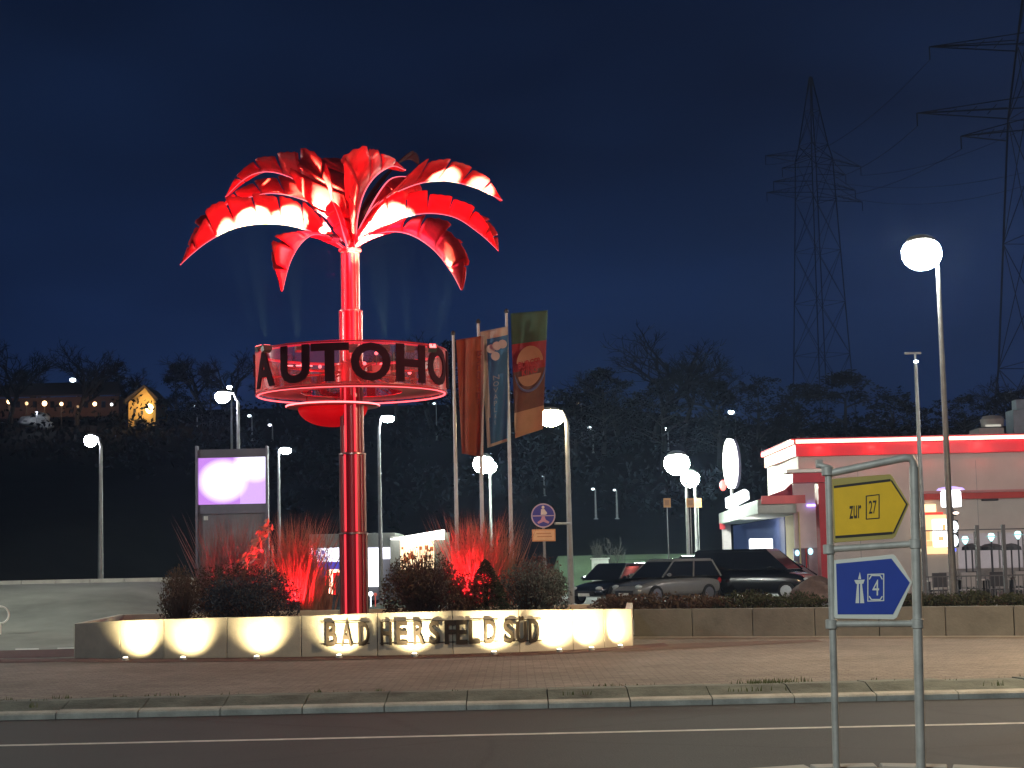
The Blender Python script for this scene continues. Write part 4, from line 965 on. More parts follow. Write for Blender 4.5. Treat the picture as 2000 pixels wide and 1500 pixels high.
# lit entrance with slanting canopy
rb_(MB(), 762, 1047, 781, 1112, Y - .3, .4).build('pillar', gw, ks); rb_(MB(), 848, 1040, 878, 1112, Y - .3, .4).build('pillar', mat('kiosk_olive', (.26, .27, .2), .7, var=.12), ks)
a, b = at(762, 1052, Y - 1.2), at(866, 1034, Y - 1.2)
mb = MB(); mb.prism([a, b, b - Vector((0, 0, .42)), a - Vector((0, 0, .04))], (0, 1.5, 0)); mb.build('canopy', glow('canopy_white', (1, .97, .92), 4), ks)
mb = MB(); rb_(mb, 781.5, 1050, 847.5, 1112, Y + .3, .1)
mb.build('lit_window', mat('lit_interior', (.2, .1, .05), var=.0, em=(1, .72, .42), es=2.4), ks)
mb = MB()
for _ in range(26):
    x = rg.uniform(783, 845); y_ = rg.uniform(1068, 1108); s_ = rg.uniform(1.5, 4)
    rb_(mb, x - s_, y_ - s_, x + s_, y_ + s_ * 1.4, Y + .2, .06)
mb.build('window_display', mat('display_goods', (.35, .10, .03), var=.3, em=(1, .25, .06), es=.35), ks)
for (px, py, c_, lb) in ((724, 1160, (.9, .95, 1), 'small white lantern at the foot of the palm pole'), (733, 1161, (.9, .15, .1), 'small red lantern beside the white one')):
    a = at(px, py, 70); o_ = MB().ball(a, .10 if px < 730 else .07, 10, 6).tube([(a.x, 70, 0), a], .02, 6).build('lantern', glow('lantern_%d' % px, c_, 3 if px < 730 else .6)); tag(o_, lb, 'lantern')
# ------------------------------------------------------------------ restaurant
RY = 72.0
rs = thing('restaurant', (18, 76, 0), 'flat roofed fast food restaurant with glowing red roof edge', 'building')
wallm = mat('render_wall', (.50, .46, .42), .8, var=.08, ns=.8)
xL = at(1553, 870, RY).x; xR = 34; zT = at(1553, 864, RY).z; zF = at(1553, 891, RY).z
MB().prism([(xL + .12, RY + .15, 0), (xR, RY + .15, 0), (xR, 84, 0), (xL + .55, 84, 0)], (0, 0, zT - .1)).build('wall', wallm, rs)
bL = at(1508, 895, 81); 
# parapet: LED light put into front as emission, into side as paler red
fas = mat('fascia_red', (.62, .012, .03), .4, var=.06)
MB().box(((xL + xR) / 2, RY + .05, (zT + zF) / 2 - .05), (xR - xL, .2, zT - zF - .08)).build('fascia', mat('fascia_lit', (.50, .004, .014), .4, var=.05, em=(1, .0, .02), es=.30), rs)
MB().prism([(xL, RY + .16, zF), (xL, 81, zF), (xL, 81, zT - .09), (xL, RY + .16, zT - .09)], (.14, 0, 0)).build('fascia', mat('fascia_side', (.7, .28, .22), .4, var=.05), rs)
MB().box(((xL + xR) / 2, RY - .02, zT + .13), (xR - xL, .3, .06)).build('roof_cap', fas, rs)
MB().box((xL + .0, 76.5, zT + .13), (.3, 9, .06)).build('roof_cap', fas, rs)
led = glow('led_red', (1, .30, .24), 5.5)
LX = [1553, 1795, 1800, 1840, 1845, 2140]
for a, b in ((1553, 1793), (1798, 1841), (1846, 2200)):
    pa, pb = X(a, RY, zT), X(b, RY, zT); MB().box(((pa + pb) / 2, RY - .10, zT + .02), (pb - pa - .03, .10, .15)).build('led_strip', led, rs)
MB().box((xL - .08, 76.6, zT + .02), (.1, 9, .15)).build('led_strip', led, rs)
for q_ in range(9): lightobj('led_wash', 'AREA', (xL + 1 + q_ * 2.2, RY - .35, zT - .2), rs, 9, (1, .15, .12), 1.6, target=(xL + 1 + q_ * 2.2, RY, zT - 2.5))
lightobj('led_wash', 'AREA', (xL - .5, 76, zT - .2), rs, 90, (1, .35, .3), 3, target=(xL, 76, 2))
# mid level red stripe and cap, windows
def rw(x0, y0, x1, y1, dy, dp, name, m, **k): mb = MB(); rb_(mb, x0, y0, x1, y1, RY + dy, dp); return mb.build(name, m, rs, **k)
stripe = mat('stripe_red', (.50, .03, .02), .5, var=.1)
rw(1800, 961, 2110, 973, .02, .14, 'stripe', stripe); rw(1800, 956, 2110, 960.5, -.02, .18, 'stripe_cap', mat('cap_pink', (.45, .2, .2), .5, var=.05))
rw(1918, 973.5, 1950, 978, .05, .1, 'vent_grille', darkm)
for k in range(1, 9):
    MB().box((xL + .12 + k * 2.45, RY + .145, zT / 2 - .3), (.02, .012, zT - 1.2)).build('wall_joint', MC['cap_pink'] if False else polem, rs)
# entrance portal
rw(1536, 916, 1620, 923, -3.0, 1.2, 'portal_cap', mat('cap_white', (.8, .76, .7), .5, var=.06), bevel=.03)
rw(1548, 923.5, 1618, 942, -2.9, 1.0, 'portal_beam', mat('beam_red', (.5, .02, .04), .5, var=.06))
rw(1602, 942.5, 1619, 1152, -2.9, .8, 'portal_column', mat('column_red', (.40, .012, .025), .5, var=.08))
rw(1551, 942.5, 1599, 1070, -.1, .22, 'wall_panel', mat('panel_pink', (.60, .48, .48), .7, var=.05))
rw(1576, 985, 1594, 989, -.2, .06, 'blue_lamp', glow('violet_lamp', (.35, .25, 1), 5))
rw(1551, 1071, 1573, 1140, -.06, .1, 'door', mat('glass_dark', (.16, .13, .17), .15, var=.1), ); rw(1574.5, 1071, 1577, 1140, -.1, .06, 'door_frame', redp); rw(1579, 1062, 1600, 1140, -.06, .1, 'window', mat('glass_pink', (.35, .24, .25), .2, var=.1))
for (px, py, s_) in ((1557, 1080, 4.5), (1583, 1077, 5)):
    c = at(px, py, RY - .2); MB().ball(c, (s_ / F * RY, .06, s_ * 1.3 / F * RY), 10, 6).build('window_lamp', glow('cyan_lamp', (.45, .85, 1), 2.2), rs)
# drive-through lane side
cz1 = at(1480, 976, 70).z; cz0 = at(1480, 1004, 70).z; x1_ = at(1480, 1000, 70).x; x2_ = at(1556, 1000, 70).x; xf = at(1404, 1010, 90).x
can = mat('canopy_grey', (.42, .45, .42), .6, var=.1)
MB().prism([(x1_, 70, cz0), (x2_, 70, cz0), (x2_, 71.9, cz0), (xL - .05, 72.2, cz0), (xL - .05, 90, cz0), (xf, 90, cz0)], (0, 0, cz1 - cz0)).build('lane_canopy', can, rs, bevel=.04)
MB().box(((x1_ + x2_) / 2 + .25, 69.93, cz1 - .02), (x2_ - x1_ + .2, .1, .33)).build('canopy_band', mat('band_pinkred', (.72, .11, .12), .4, var=.06), rs)
mb = MB().prism([(x1_ + .1, 71.5, cz1 + .01), (xL, 72.3, cz1 + .01), (xL, 72.3, cz1 + .85), (xL - .5, 72.1, cz1 + .45)], (0, .08, 0)); mb.build('canopy_gusset', mat('gusset_red', (.32, .02, .05), .5, var=.06), rs)
c = at(1417, 1047, 89); MB().box((c.x + .05, 89, 1.9), (.42, .42, 3.8)).build('canopy_post', mat('post_pale', (.42, .36, .38), .7, var=.08), rs)
c2 = at(1411, 1028, 88.7); MB().box((c2.x, 88.7, c2.z), (.28, .1, .3)).build('post_sign', redp, rs)
# side wall pieces under canopy (x just left of the wall)
def sw(px0, px1, z0, z1, m, name, dx=.0):
    ya = xw = None
    xw = xL + .05 + dx; Ya = xw * F / (px0 - 1000 + .0) ; Yb = xw * F / (px1 - 1000)
    return MB().prism([(xw, Ya, z0), (xw, Yb, z0), (xw, Yb, z1), (xw, Ya, z1)], (.05, 0, 0)).build(name, m, rs)
sw(1424, 1524, .0, cz0, mat('lane_blue', (.03, .05, .14), .6, var=.15, em=(.06, .10, .30), es=.12), 'lane_wall')
sw(1526, 1552, .0, cz0 + .1, mat('lane_yellow', (.55, .46, .24), .7, var=.1), 'lane_wall', -.06)
rw(1464, 1052, 1510, 1096, 5.5, .12, 'menu_board', glow('menu_white', (.9, .96, 1), 3.5), bevel=.05)
rw(1472, 1096.5, 1512, 1104, 5.4, .1, 'menu_ledge', redp)
lightobj('lane_light', 'POINT', (xL - 1.2, 78, cz0 - .4), rs, 110, (1, .95, .85), .2)
# light boxes on the canopy roof
sg = thing('lightbox_sign', (at(1423, 960, 84).x, 84, cz1), 'upright oval white lightbox seen nearly edge on above the lane canopy', 'sign')
c = at(1423, 905, 84)
mb = MB(); R_ = 1.22
mb.prism([(c.x - .24 + .08 * 0, 84 + R_ * math.cos(2 * math.pi * i / 32) * .0 + 0, 0) for i in range(3)], (0, 0, 0.0001)) if False else None
ov = [(c.x + .30 * math.cos(2 * math.pi * i / 32), 84.0, c.z + R_ * math.sin(2 * math.pi * i / 32)) for i in range(32)]
MB().prism(ov, (.25, .5, 0)).build('face', glow('oval_white', (1, 1, .93), 5), sg, bevel=.05)
MB().prism([(p[0] + .27, 84.52, p[2]) for p in ov], (.12, .1, 0)).build('rim', mat('rim_violet', (.2, .18, .3), .5, var=.1), sg)
MB().tube([(c.x + .15, 84.3, cz1 - .1), (c.x + .15, 84.3, c.z - 1.1)], .08, 8).build('post', polem, sg)
c = at(1412, 948, 83.5); MB().ball(c, (.16, .16, .26), 10, 8).build('red_lamp', glow('sign_red', (1, .12, .1), 3.5), sg)
MB().tube([c, (c.x + .45, 84.0, c.z)], .03, 6).build('red_lamp_arm', polem, sg)
s2 = thing('lightbox_sign', (at(1438, 990, 80).x, 80, cz1), 'slanting rounded white lightbox on the edge of the lane canopy', 'sign')
q4 = [at(1416, 973, 81), at(1453, 955, 79.5), at(1460, 960, 79.3), at(1461, 975, 79.3), at(1424, 995, 80.8), at(1417, 992, 81)]
MB().prism(q4, (.1, .3, 0)).build('face', glow('box_white', (.9, .94, 1), 4), s2, bevel=.03)
MB().prism([p + Vector((.1, .31, .02)) for p in q4], (.05, .12, 0)).build('casing', darkm, s2)
MB().tube([(at(1440, 985, 80.6).x, 80.6, cz1 - .1), at(1440, 978, 80.6)], .05, 6).build('bracket', polem, s2)
# glowing shop entrance on the right
rw(1807, 985, 1828, 1000, -.1, .15, 'menu_panel', glow('warm_panel', (1, .62, .30), 2.6)); rw(1807, 1000.5, 1842, 1005, -.1, .1, 'red_ledge', glow('ledge_red', (1, .05, .03), 1.2))
rw(1801, 1005.5, 1858, 1082, .05, .12, 'entrance_glass', mat('entrance_warm', (.3, .2, .1), var=0, em=(1, .58, .30), es=1.5))
rw(1822, 1014, 1852, 1068, -.05, .08, 'bright_display', glow('display_bright', (1, .95, .88), 4.5), bevel=.08)
mb = MB()
for (x, y_, w_, h_) in ((1812, 1045, 4, 10), (1816, 1062, 6, 5), (1844, 1030, 3, 6), (1838, 1052, 5, 4)): rb_(mb, x - w_, y_ - h_, x + w_, y_ + h_, RY - .12, .05)
mb.build('display_shapes', glow('display_orange', (1, .5, .2), 1.4), rs)
rw(1790, 984, 1797, 1008, -.2, .1, 'narrow_lamp', glow('narrow_pink', (1, .5, .45), 2)); rw(1795, 1018, 1798, 1078, -.2, .08, 'narrow_lamp', glow('narrow_yel', (1, .85, .55), 1.8))
# large window front with furniture
rw(1872, 1040, 2110, 1108, -.02, .1, 'window', mat('window_haze', (.26, .24, .25), .2, var=.12, em=(.7, .62, .65), es=.28))
for x in (1905, 1952, 1999, 2046): rw(x - 1.5, 1038, x + 1.5, 1110, -.08, .06, 'window_frame', polem)
rw(1872, 1108.5, 2110, 1156, -.06, .12, 'plinth', mat('plinth_grey', (.24, .22, .21), .8, var=.15))
# pavement lamp lighting in white/violet: a pole lantern
lp = thing('pole_lantern', (at(1858, 1100, 60).x, 60, .02), 'street lantern with broad violet white head and two round lights below', 'lamp')
c = at(1857, 968, 60); MB().tube([(c.x, 60, 0), (c.x, 60, c.z)], .06, 10).build('pole', darkm, lp, smooth=True)
MB().lathe((c.x, 60, at(1857, 990, 60).z), [(.30, 0), (.34, .02), (.34, .5), (.28, .56)], 20).build('lantern_glass', glow('lantern_white', (.97, .95, 1), 6), lp, smooth=True)
MB().lathe((c.x, 60, at(1857, 957, 60).z), [(.25, -.02), (.48, 0), (.40, .07), (.12, .12)], 20).build('lantern_cap', glow('cap_violet', (.55, .4, 1), 1.6), lp, smooth=True)  # violet halo of the lantern put in as a glowing cap
for py in (1029, 1056):
    q5 = at(1864, py, 59.85); MB().ball(q5, (.135, .08, .20), 12, 8).build('round_light', glow('round_white', (.85, .97, 1), 4.5), lp)
    MB().box((c.x + .02, 59.95, q5.z), (.3, .16, .46)).build('light_case', darkm, lp)
q5 = at(1864, 1074, 59.9); MB().box(q5, (.12, .06, .1)).build('blue_light', glow('round_blue', (.15, .2, 1), 1.6), lp)
q5 = at(1867, 1002, 59.9); MB().ball(q5, (.11, .06, .05), 10, 6).build('small_light', glow('small_warm', (1, .75, .6), 3), lp); MB().box((c.x + .03, 59.97, q5.z), (.22, .1, .2)).build('light_case', darkm, lp)
for i, (px, py, lb) in enumerate(((1885, 1055, 'cyan lantern nearest the violet white lantern'), (1936, 1049, 'cyan lantern between the two tall fence posts'), (1988, 1045, 'cyan lantern at the right picture edge'))):
    c = at(px, py, 62); t = thing('terrace_lamp', (c.x, 62, .02), lb, 'lamp', 'cyan terrace lamps')
    MB().tube([(c.x, 62, .02), (c.x, 62, c.z)], .03, 8).build('pole', darkm, t)
    MB().lathe((c.x, 62, c.z - .16), [(.02, 0), (.10, .12), (.12, .2), (.09, .28), (.04, .3)], 14).build('lamp_glass', glow('cyan_glass', (.50, .95, .92), 2.6), t, smooth=True)
    MB().lathe((c.x, 62, c.z + .0), [(.20, 0), (.20, .02), (.14, .03)], 14).build('lamp_rim', glow('cyan_rim', (.3, .7, .7), .6), t)
# terrace fence
fn = thing('terrace_fence', (at(1930, 1150, 50).x, 50, 0), 'grey metal fence with slim bars around the restaurant terrace', 'fence')
zt_ = at(1930, 1032, 50).z
for px in (1804, 1858, 1911, 1962, 2015):
    x = X(px, 50, 1.4); MB().box((x, 50, zt_ / 2 + .05), (.10, .10, zt_ + .1)).build('fence_post', mat('fence_grey', (.10, .095, .10), .6, .2, var=.15), fn)
x0 = X(1804, 50, 1.4); x1 = X(2030, 50, 1.4)
for zz in (zt_ - .03, .95, .25): MB().box(((x0 + x1) / 2, 50.0, zz), (x1 - x0, .035, .035)).build('rail', MC['fence_grey'], fn)
k = 0; x = x0 + .12
while x < x1 - .05:
    MB().box((x, 50.03, .6), (.022, .016, .72)).build('fence_bar', MC['fence_grey'], fn); x += .135
# terrace furniture
def table(x, y, label):
    t = thing('terrace_table', (x, y, .02), label, 'table', 'terrace tables'); m1 = mat('table_top', (.5, .44, .42), .5, var=.1)
    MB().box((x, y, .75), (1.1, .8, .04)).build('tabletop', m1, t)
    for sx_ in (-1, 1):
        for sy in (-1, 1): MB().box((x + sx_ * .48, y + sy * .33, .375), (.05, .05, .71)).build('leg', darkm, t)
def chair(x, y, rz, label, m):
    t = thing('terrace_chair', (x, y, .02), label, 'chair', 'terrace chairs'); R_ = Matrix.Translation((x, y, 0)) @ Matrix.Rotation(rz, 4, 'Z')
    MB().box((0, 0, .45), (.45, .45, .04), R_).build('seat', m, t); MB().box((0, .21, .78), (.45, .04, .45), R_).build('backrest', m, t)
    for a_ in (-1, 1):
        for b_ in (-1, 1): MB().box((a_ * .19, b_ * .19, .22), (.035, .035, .44), R_).build('leg', darkm, t)
tabs = [(1840, 'terrace table below the lit shop entrance'), (1897, 'terrace table below the nearest cyan lantern'), (1950, 'terrace table between the two tall fence posts'), (2000, 'terrace table at the right picture edge')]
cm = [mat('chair_grey', (.32, .28, .28), .6, var=.1), mat('chair_dark', (.04, .035, .04), .6, var=.1)]
for i, (px, lb) in enumerate(tabs):
    x = X(px, 56, .75); table(x, 56, lb)
    chair(x - .35, 55.1, math.pi, ('grey' if i % 2 else 'dark') + ' chair on the road side of the ' + lb[8:], cm[(i + 1) % 2]); chair(x + .4, 56.9, 0, ('dark' if i % 2 else 'grey') + ' chair on the building side of the ' + lb[8:], cm[i % 2])
# dark parasols folded / silhouettes in the window
for (px, w_, lb) in ((1898, 20, 'dark folded parasol left of the first tall fence post'), (1936, 26, 'dark broad parasol base below the middle cyan lantern'), (1975, 20, 'dark folded parasol right of the second tall fence post')):
    c = at(px, 1068, 64); t = thing('closed_parasol', (c.x, 64, .02), lb, 'parasol', 'closed parasols on the terrace')
    MB().tube([(c.x, 64, .02), (c.x, 64, c.z)], .03, 6).build('pole', darkm, t); MB().lathe((c.x, 64, c.z - .12), [(w_ / F * 64, 0), (w_ / F * 64 * .95, .12), (w_ / F * 64 * .5, .22), (.03, .25)], 12).build('canopy', mat('parasol_dark', (.02, .02, .022), .8, var=.2), t)
# roof units
rw(1912, 835, 1962, 857, 2.5, 1.6, 'roof_unit', mat('unit_grey', (.18, .18, .17), .6, var=.2), bevel=.04)
mb = MB(); c = at(1938, 822, RY + 3.2); mb.lathe((c.x, RY + 3.2, c.z - .25), [(.48, 0), (.52, .3), (.4, .45), (.1, .5)], 16); mb.build('roof_vent', mat('unit_grey', (.2, .2, .2)), rs, smooth=True)
rw(1925, 829, 1955, 833, 2.45, .05, 'vent_lamp', glow('vent_warm', (1, .95, .8), .55))
rw(1980, 800, 2010, 858, 3.5, 1.2, 'chimney', mat('chimney_blue', (.16, .2, .24), .6, var=.15)); rw(1985, 780, 2003, 799.5, 3.7, .7, 'chimney_cap', mat('chimney_blue', (.16, .2, .24)))
# ------------------------------------------------------------------ cars
gls = mat('car_glass', (.012, .014, .018), .08, .0, var=0, spec=.8); tyre = mat('tyre', (.012, .012, .012), .85, var=.1); rimm = mat('alloy', (.4, .4, .42), .3, .9, var=.1)
def car(px, Y, yaw, L, Wd, Ht, col, label, van=False, metal=.4, tail=False):
    x = X(px, Y, .5); t = thing('parked_car', (x, Y, .03), label, 'car', 'cars parked behind the low wall')
    R_ = Matrix.Translation((x, Y, .03)) @ Matrix.Rotation(math.radians(yaw), 4, 'Z')
    pm2 = mat('car_paint_' + label[:10], col, .22, metal, var=.05, coat=1); hw = Wd / 2; belt = Ht * .60
    # lower body loft: (x, zlow, zhigh, halfwidth)
    st = [(-L / 2, .42, belt * .72, hw * .80), (-L / 2 + .10, .28, belt * .93, hw * .92), (-L * .32, .22, belt, hw), (0, .20, belt * .99, hw), (L * .22, .22, belt * .96, hw * .99), (L * .40, .26, belt * .80, hw * .93), (L / 2 - .08, .30, belt * .66, hw * .86), (L / 2, .40, belt * .52, hw * .72)]
    if van: st[5] = (L * .42, .26, belt * .88, hw * .95)
    mb = MB(); nS = 12
    for (a, zl, zh, w_) in st:
        for k in range(nS):
            th = 2 * math.pi * k / nS + math.pi / nS; cx_ = math.cos(th); sz = math.sin(th); f = lambda v: math.copysign(abs(v) ** .45, v)
            mb.v.append(R_ @ Vector((a, f(cx_) * w_, (zl + zh) / 2 + f(sz) * (zh - zl) / 2)))
    for i in range(len(st) - 1):
        for k in range(nS): mb.f.append((i * nS + k, i * nS + (k + 1) % nS, (i + 1) * nS + (k + 1) % nS, (i + 1) * nS + k)); mb.mi.append(0)
    mb.f.append(tuple(reversed(range(nS)))); mb.mi.append(0); e0 = (len(st) - 1) * nS; mb.f.append(tuple(range(e0, e0 + nS))); mb.mi.append(0)
    body = mb.build('body', pm2, t, smooth=True); sb = body.modifiers.new('s', 'SUBSURF'); sb.levels = 1; sb.render_levels = 2
    # cabin
    back = -L * .47 if not van else -L * .485; rr_ = -L * .40 if not van else -L * .46; rf = L * .06 if not van else L * .14; ws = L * .24 if not van else L * .33
    lo = belt * .97; hi = Ht - .03; wl = hw * .93; wt = hw * .74
    def cab(z0, z1, sh, m, name, w0, w1, dn=0):
        f0 = (z0 - lo) / (hi - lo); f1 = (z1 - lo) / (hi - lo)
        def xs_(f): return back + (rr_ - back) * f + sh, ws + (rf - ws) * f - sh
        a0, b0 = xs_(f0); a1, b1 = xs_(f1); W0 = wl + (wt - wl) * f0 - w0; W1 = wl + (wt - wl) * f1 - w1
        P_ = [(a0, -W0, z0), (b0, -W0, z0), (b0, W0, z0), (a0, W0, z0), (a1, -W1, z1), (b1, -W1, z1), (b1, W1, z1), (a1, W1, z1)]
        return MB().add(P_, [(0, 3, 2, 1), (4, 5, 6, 7), (0, 1, 5, 4), (1, 2, 6, 5), (2, 3, 7, 6), (3, 0, 4, 7)], R_).build(name, m, t, bevel=.05)
    cab(lo, hi - .06, 0, gls, 'windows', 0, 0)
    cab(hi - .10, hi + .02, -.01, pm2, 'roof', -.012, -.004)
    # pillars
    for fx in (0.0, .48, 1.0):
        for s_ in (-1, 1):
            xb = back + (ws - back) * fx; xt = rr_ + (rf - rr_) * fx
            MB().tube([R_ @ Vector((xb, s_ * (wl + .005), lo)), R_ @ Vector((xt, s_ * (wt + .01), hi - .04))], .035, 6).build('pillar', pm2, t)
    for s_ in (-1, 1):
        MB().ball(R_ @ Vector((L * .19, s_ * (hw + .09), belt + .06)), (.09, .09, .07), 8, 6).build('mirror', pm2, t)
        MB().ball(R_ @ Vector((L / 2 - .16, s_ * hw * .66, belt * .64)), (.14, .17, .085), 10, 6).build('headlight', mat('headlamp_glass', (.7, .75, .75), .08, .2, var=0, spec=1), t, smooth=True)
        MB().ball(R_ @ Vector((-L / 2 + .07, s_ * hw * .78, belt * .80)), (.08, .12, .12), 10, 6).build('tail_light', mat('tail_red', (.35, .01, .01), .15, var=0), t, smooth=True)
    for a in (-L * .31, L * .32):
        for s_ in (-1, 1):
            c = R_ @ Vector((a, s_ * (hw - .10), .33)); ax = (R_.to_3x3() @ Vector((0, 1, 0)))
            Mx = ax.to_track_quat('Z', 'Y').to_matrix()
            wh = MB().lathe(c, [(.24, -.10), (.33, -.09), (.335, 0), (.33, .09), (.24, .10)], 20, Mx).build('wheel', tyre, t, smooth=True)
            MB().lathe(c, [(.05, -.112), (.225, -.108), (.225, .108), (.05, .112)], 14, Mx).build('rim', rimm, wh)
    MB().box((L / 2 + .0, 0, .42), (.05, Wd * .5, .16), R_).build('grille', darkm, t, bevel=.01)
    MB().box((L / 2 + .03, 0, .36), (.02, .5, .11), R_).build('number_plate', whitep, t); MB().box((-L / 2 - .01, 0, .62), (.02, .5, .11), R_).build('number_plate', whitep, t)
    return t
car(1203, 66, -128, 4.1, 1.72, 1.50, (.02, .025, .035), 'dark hatchback at the left end of the parked row')
car(1302, 64.5, -140, 4.3, 1.80, 1.62, (.30, .29, .27), 'pale beige estate car beside the dark hatchback')
car(1366, 67.5, -112, 4.4, 1.80, 1.72, (.16, .17, .17), 'grey car squeezed between beige estate and black van', metal=.6)
car(1478, 66, -28, 4.6, 1.85, 1.92, (.008, .009, .011), 'tall black van in front of the drive-through lane', van=True, metal=.1)
car(1540, 70.5, -20, 4.2, 1.78, 1.42, (.012, .012, .022), 'low black car right of the black van', metal=.2)
# boulder and small things around the cars
def boulder(px, py, Y, r, base, m, label):
    c = at(px, py, Y); bm = bmesh.new(); bmesh.ops.create_icosphere(bm, subdivisions=3, radius=1); mb = MB()
    rr2 = random.Random(px)
    off = Vector((rr2.random() * 9, 1, 2))
    from mathutils import noise
    for v in bm.verts:
        k_ = 1 + .28 * noise.noise(v.co * 1.5 + off); mb.v.append(Vector((c.x + v.co.x * r[0] * k_, Y + v.co.y * r[1] * k_, base + r[2] * .6 + v.co.z * r[2] * k_)))
    for f in bm.faces: mb.f.append(tuple(v.index for v in f.verts)); mb.mi.append(0)
    bm.free(); return tag(mb.build('boulder', m), label, 'boulder')
boulder(1590, 1150, 60, (.75, .6, .55), .02, mat('boulder_brown', (.16, .10, .08), .9, var=.3, ns=3, bump=.6), 'brown boulder at the foot of the red portal column')
tb = at(1172, 1097, 84); bx = thing('electrical_box', (tb.x, 84, 0), 'small grey cabinet on grass left behind the dark hatchback', 'cabinet')
z_ = H(tb.x, 84); MB().box((tb.x, 84, z_ + .85), (.8, .4, 1.7)).build('body', can, bx, bevel=.02); MB().box((tb.x, 84, z_ + 1.73), (.9, .5, .06)).build('lid', can, bx); MB().box((tb.x, 83.79, z_ + .85), (.62, .012, 1.3)).build('door', gw, bx)
# small tan signs by the lamps
for (x0, x1, D, lb) in ((1296, 1310, 79, 'small tan square sign standing alone left of the car park lamps'), (1341, 1356, 79.2, 'small tan sign on the nearer car park lamp pole'), (1357, 1370, 83, 'small tan sign on the farther car park lamp pole')):
    t = thing('info_sign', (at((x0 + x1) / 2, 982, D).x, D, 0), lb, 'sign', 'tan car park signs')
    rb_(MB(), x0, 973, x1, 991, D - .25, .06).build('plate', mat('tan_sign', (.55, .30, .10), .5, var=.1), t)
    mb = MB(); rb_(mb, x0 + 3, 977, x1 - 3, 987, D - .27, .012); mb.build('print', mat('tan_print', (.36, .20, .08), .5, var=.1), t)
    a = at((x0 + x1) / 2, 991, D - .2); MB().tube([(a.x, D - .2, 0), (a.x, D - .2, a.z)], .022, 6).build('post', polem, t)
# ------------------------------------------------------------------ trees
def bare_tree(seed, h):
    r = random.Random(seed); tk = MB(); cr_ = MB()
    def br(p, d, L, rad, lv):
        n_ = 3; pts = [p]; rs_ = [rad]; q = p.copy(); dd = d.copy()
        for i in range(n_):
            dd = (dd + Vector((r.gauss(0, .13), r.gauss(0, .13), .05 + r.gauss(0, .05)))).normalized(); q = q + dd * (L / n_); pts.append(q.copy()); rs_.append(rad * (1 - .5 * (i + 1) / n_))
        (tk if lv == 0 else cr_).tube(pts, rs_, 6 if lv < 2 else 3, cap=False)
        if lv >= 5: return
        k = [5, 4, 4, 3, 3][lv]
        for j in range(k):
            f = r.uniform(.35, 1) if lv else r.uniform(.45, 1); i = min(n_ - 1, int(f * n_)); b = pts[i].lerp(pts[i + 1], f * n_ - i)
            a = r.uniform(0, 6.283); sp_a = r.uniform(.35, .85); o1 = dd.orthogonal().normalized(); o1 = Matrix.Rotation(a, 3, dd) @ o1
            br(b, (dd * math.cos(sp_a) + o1 * math.sin(sp_a)).normalized(), L * r.uniform(.5, .74), rad * .60, lv + 1)
        
    br(Vector((0, 0, 0)), Vector((0, 0, 1)), h * .42, h * .021, 0)
    return tk, cr_
def leafy_tree(seed, h):
    r = random.Random(seed); tk = MB(); cr_ = MB(); tk.tube([(0, 0, 0), (.1, 0, h * .3), (0, .1, h * .75)], [h * .02, h * .015, h * .005], 6)
    for _ in range(12):
        a = r.uniform(0, 6.283); z = h * r.uniform(.25, .7); tk.tube([(0, 0, z), (h * .2 * math.cos(a), h * .2 * math.sin(a), z + h * .12)], [h * .008, h * .002], 4)
    for _ in range(26):
        a = r.uniform(0, 6.283); u = r.random(); z = h * (.22 + .72 * u); rad = h * .30 * math.sin(math.pi * (.18 + .8 * u)) * r.uniform(.3, 1)
        leaves(cr_, (rad * math.cos(a), rad * math.sin(a), z), (h * .11, h * .11, h * .10), 120, h * .014, r, clump=5)
    return tk, cr_
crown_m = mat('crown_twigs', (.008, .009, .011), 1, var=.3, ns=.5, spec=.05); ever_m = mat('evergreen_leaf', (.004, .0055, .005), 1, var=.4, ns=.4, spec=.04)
protos = []
for sd_ in (11, 12, 13, 14): protos.append(('bare_tree', bare_tree(sd_, 10), crown_m))
for sd_ in (21, 22, 23): protos.append(('dark_tree', leafy_tree(sd_, 10), ever_m))
meshes = []
for nm, (tk, cr_), m in protos:
    o1 = tk.build('trunk', bark, org=(0, 0, 0)); o2 = cr_.build('crown', m, org=(0, 0, 0)); meshes.append((nm, o1.data, o2.data)); bpy.data.objects.remove(o1); bpy.data.objects.remove(o2)
def tree(k, px, pyt, D, label, wide=1.0, gz=None):
    nm, a, b = meshes[k]; tp = at(px, pyt, D); g = (H(tp.x, D) if gz is None else gz) - .1; s_ = (tp.z - g) / (10.2 if k < 4 else 9.9)
    t = thing(nm, (tp.x, D, g), label, 'tree', 'trees on the dark hillside'); t.rotation_euler = (0, 0, px * 1.7); t.scale = (s_ * wide, s_ * wide, s_)
    for n_, me in (('trunk', a), ('crown', b)):
        o = bpy.data.objects.new(n_, me); C.objects.link(o); o.parent = t
    return t
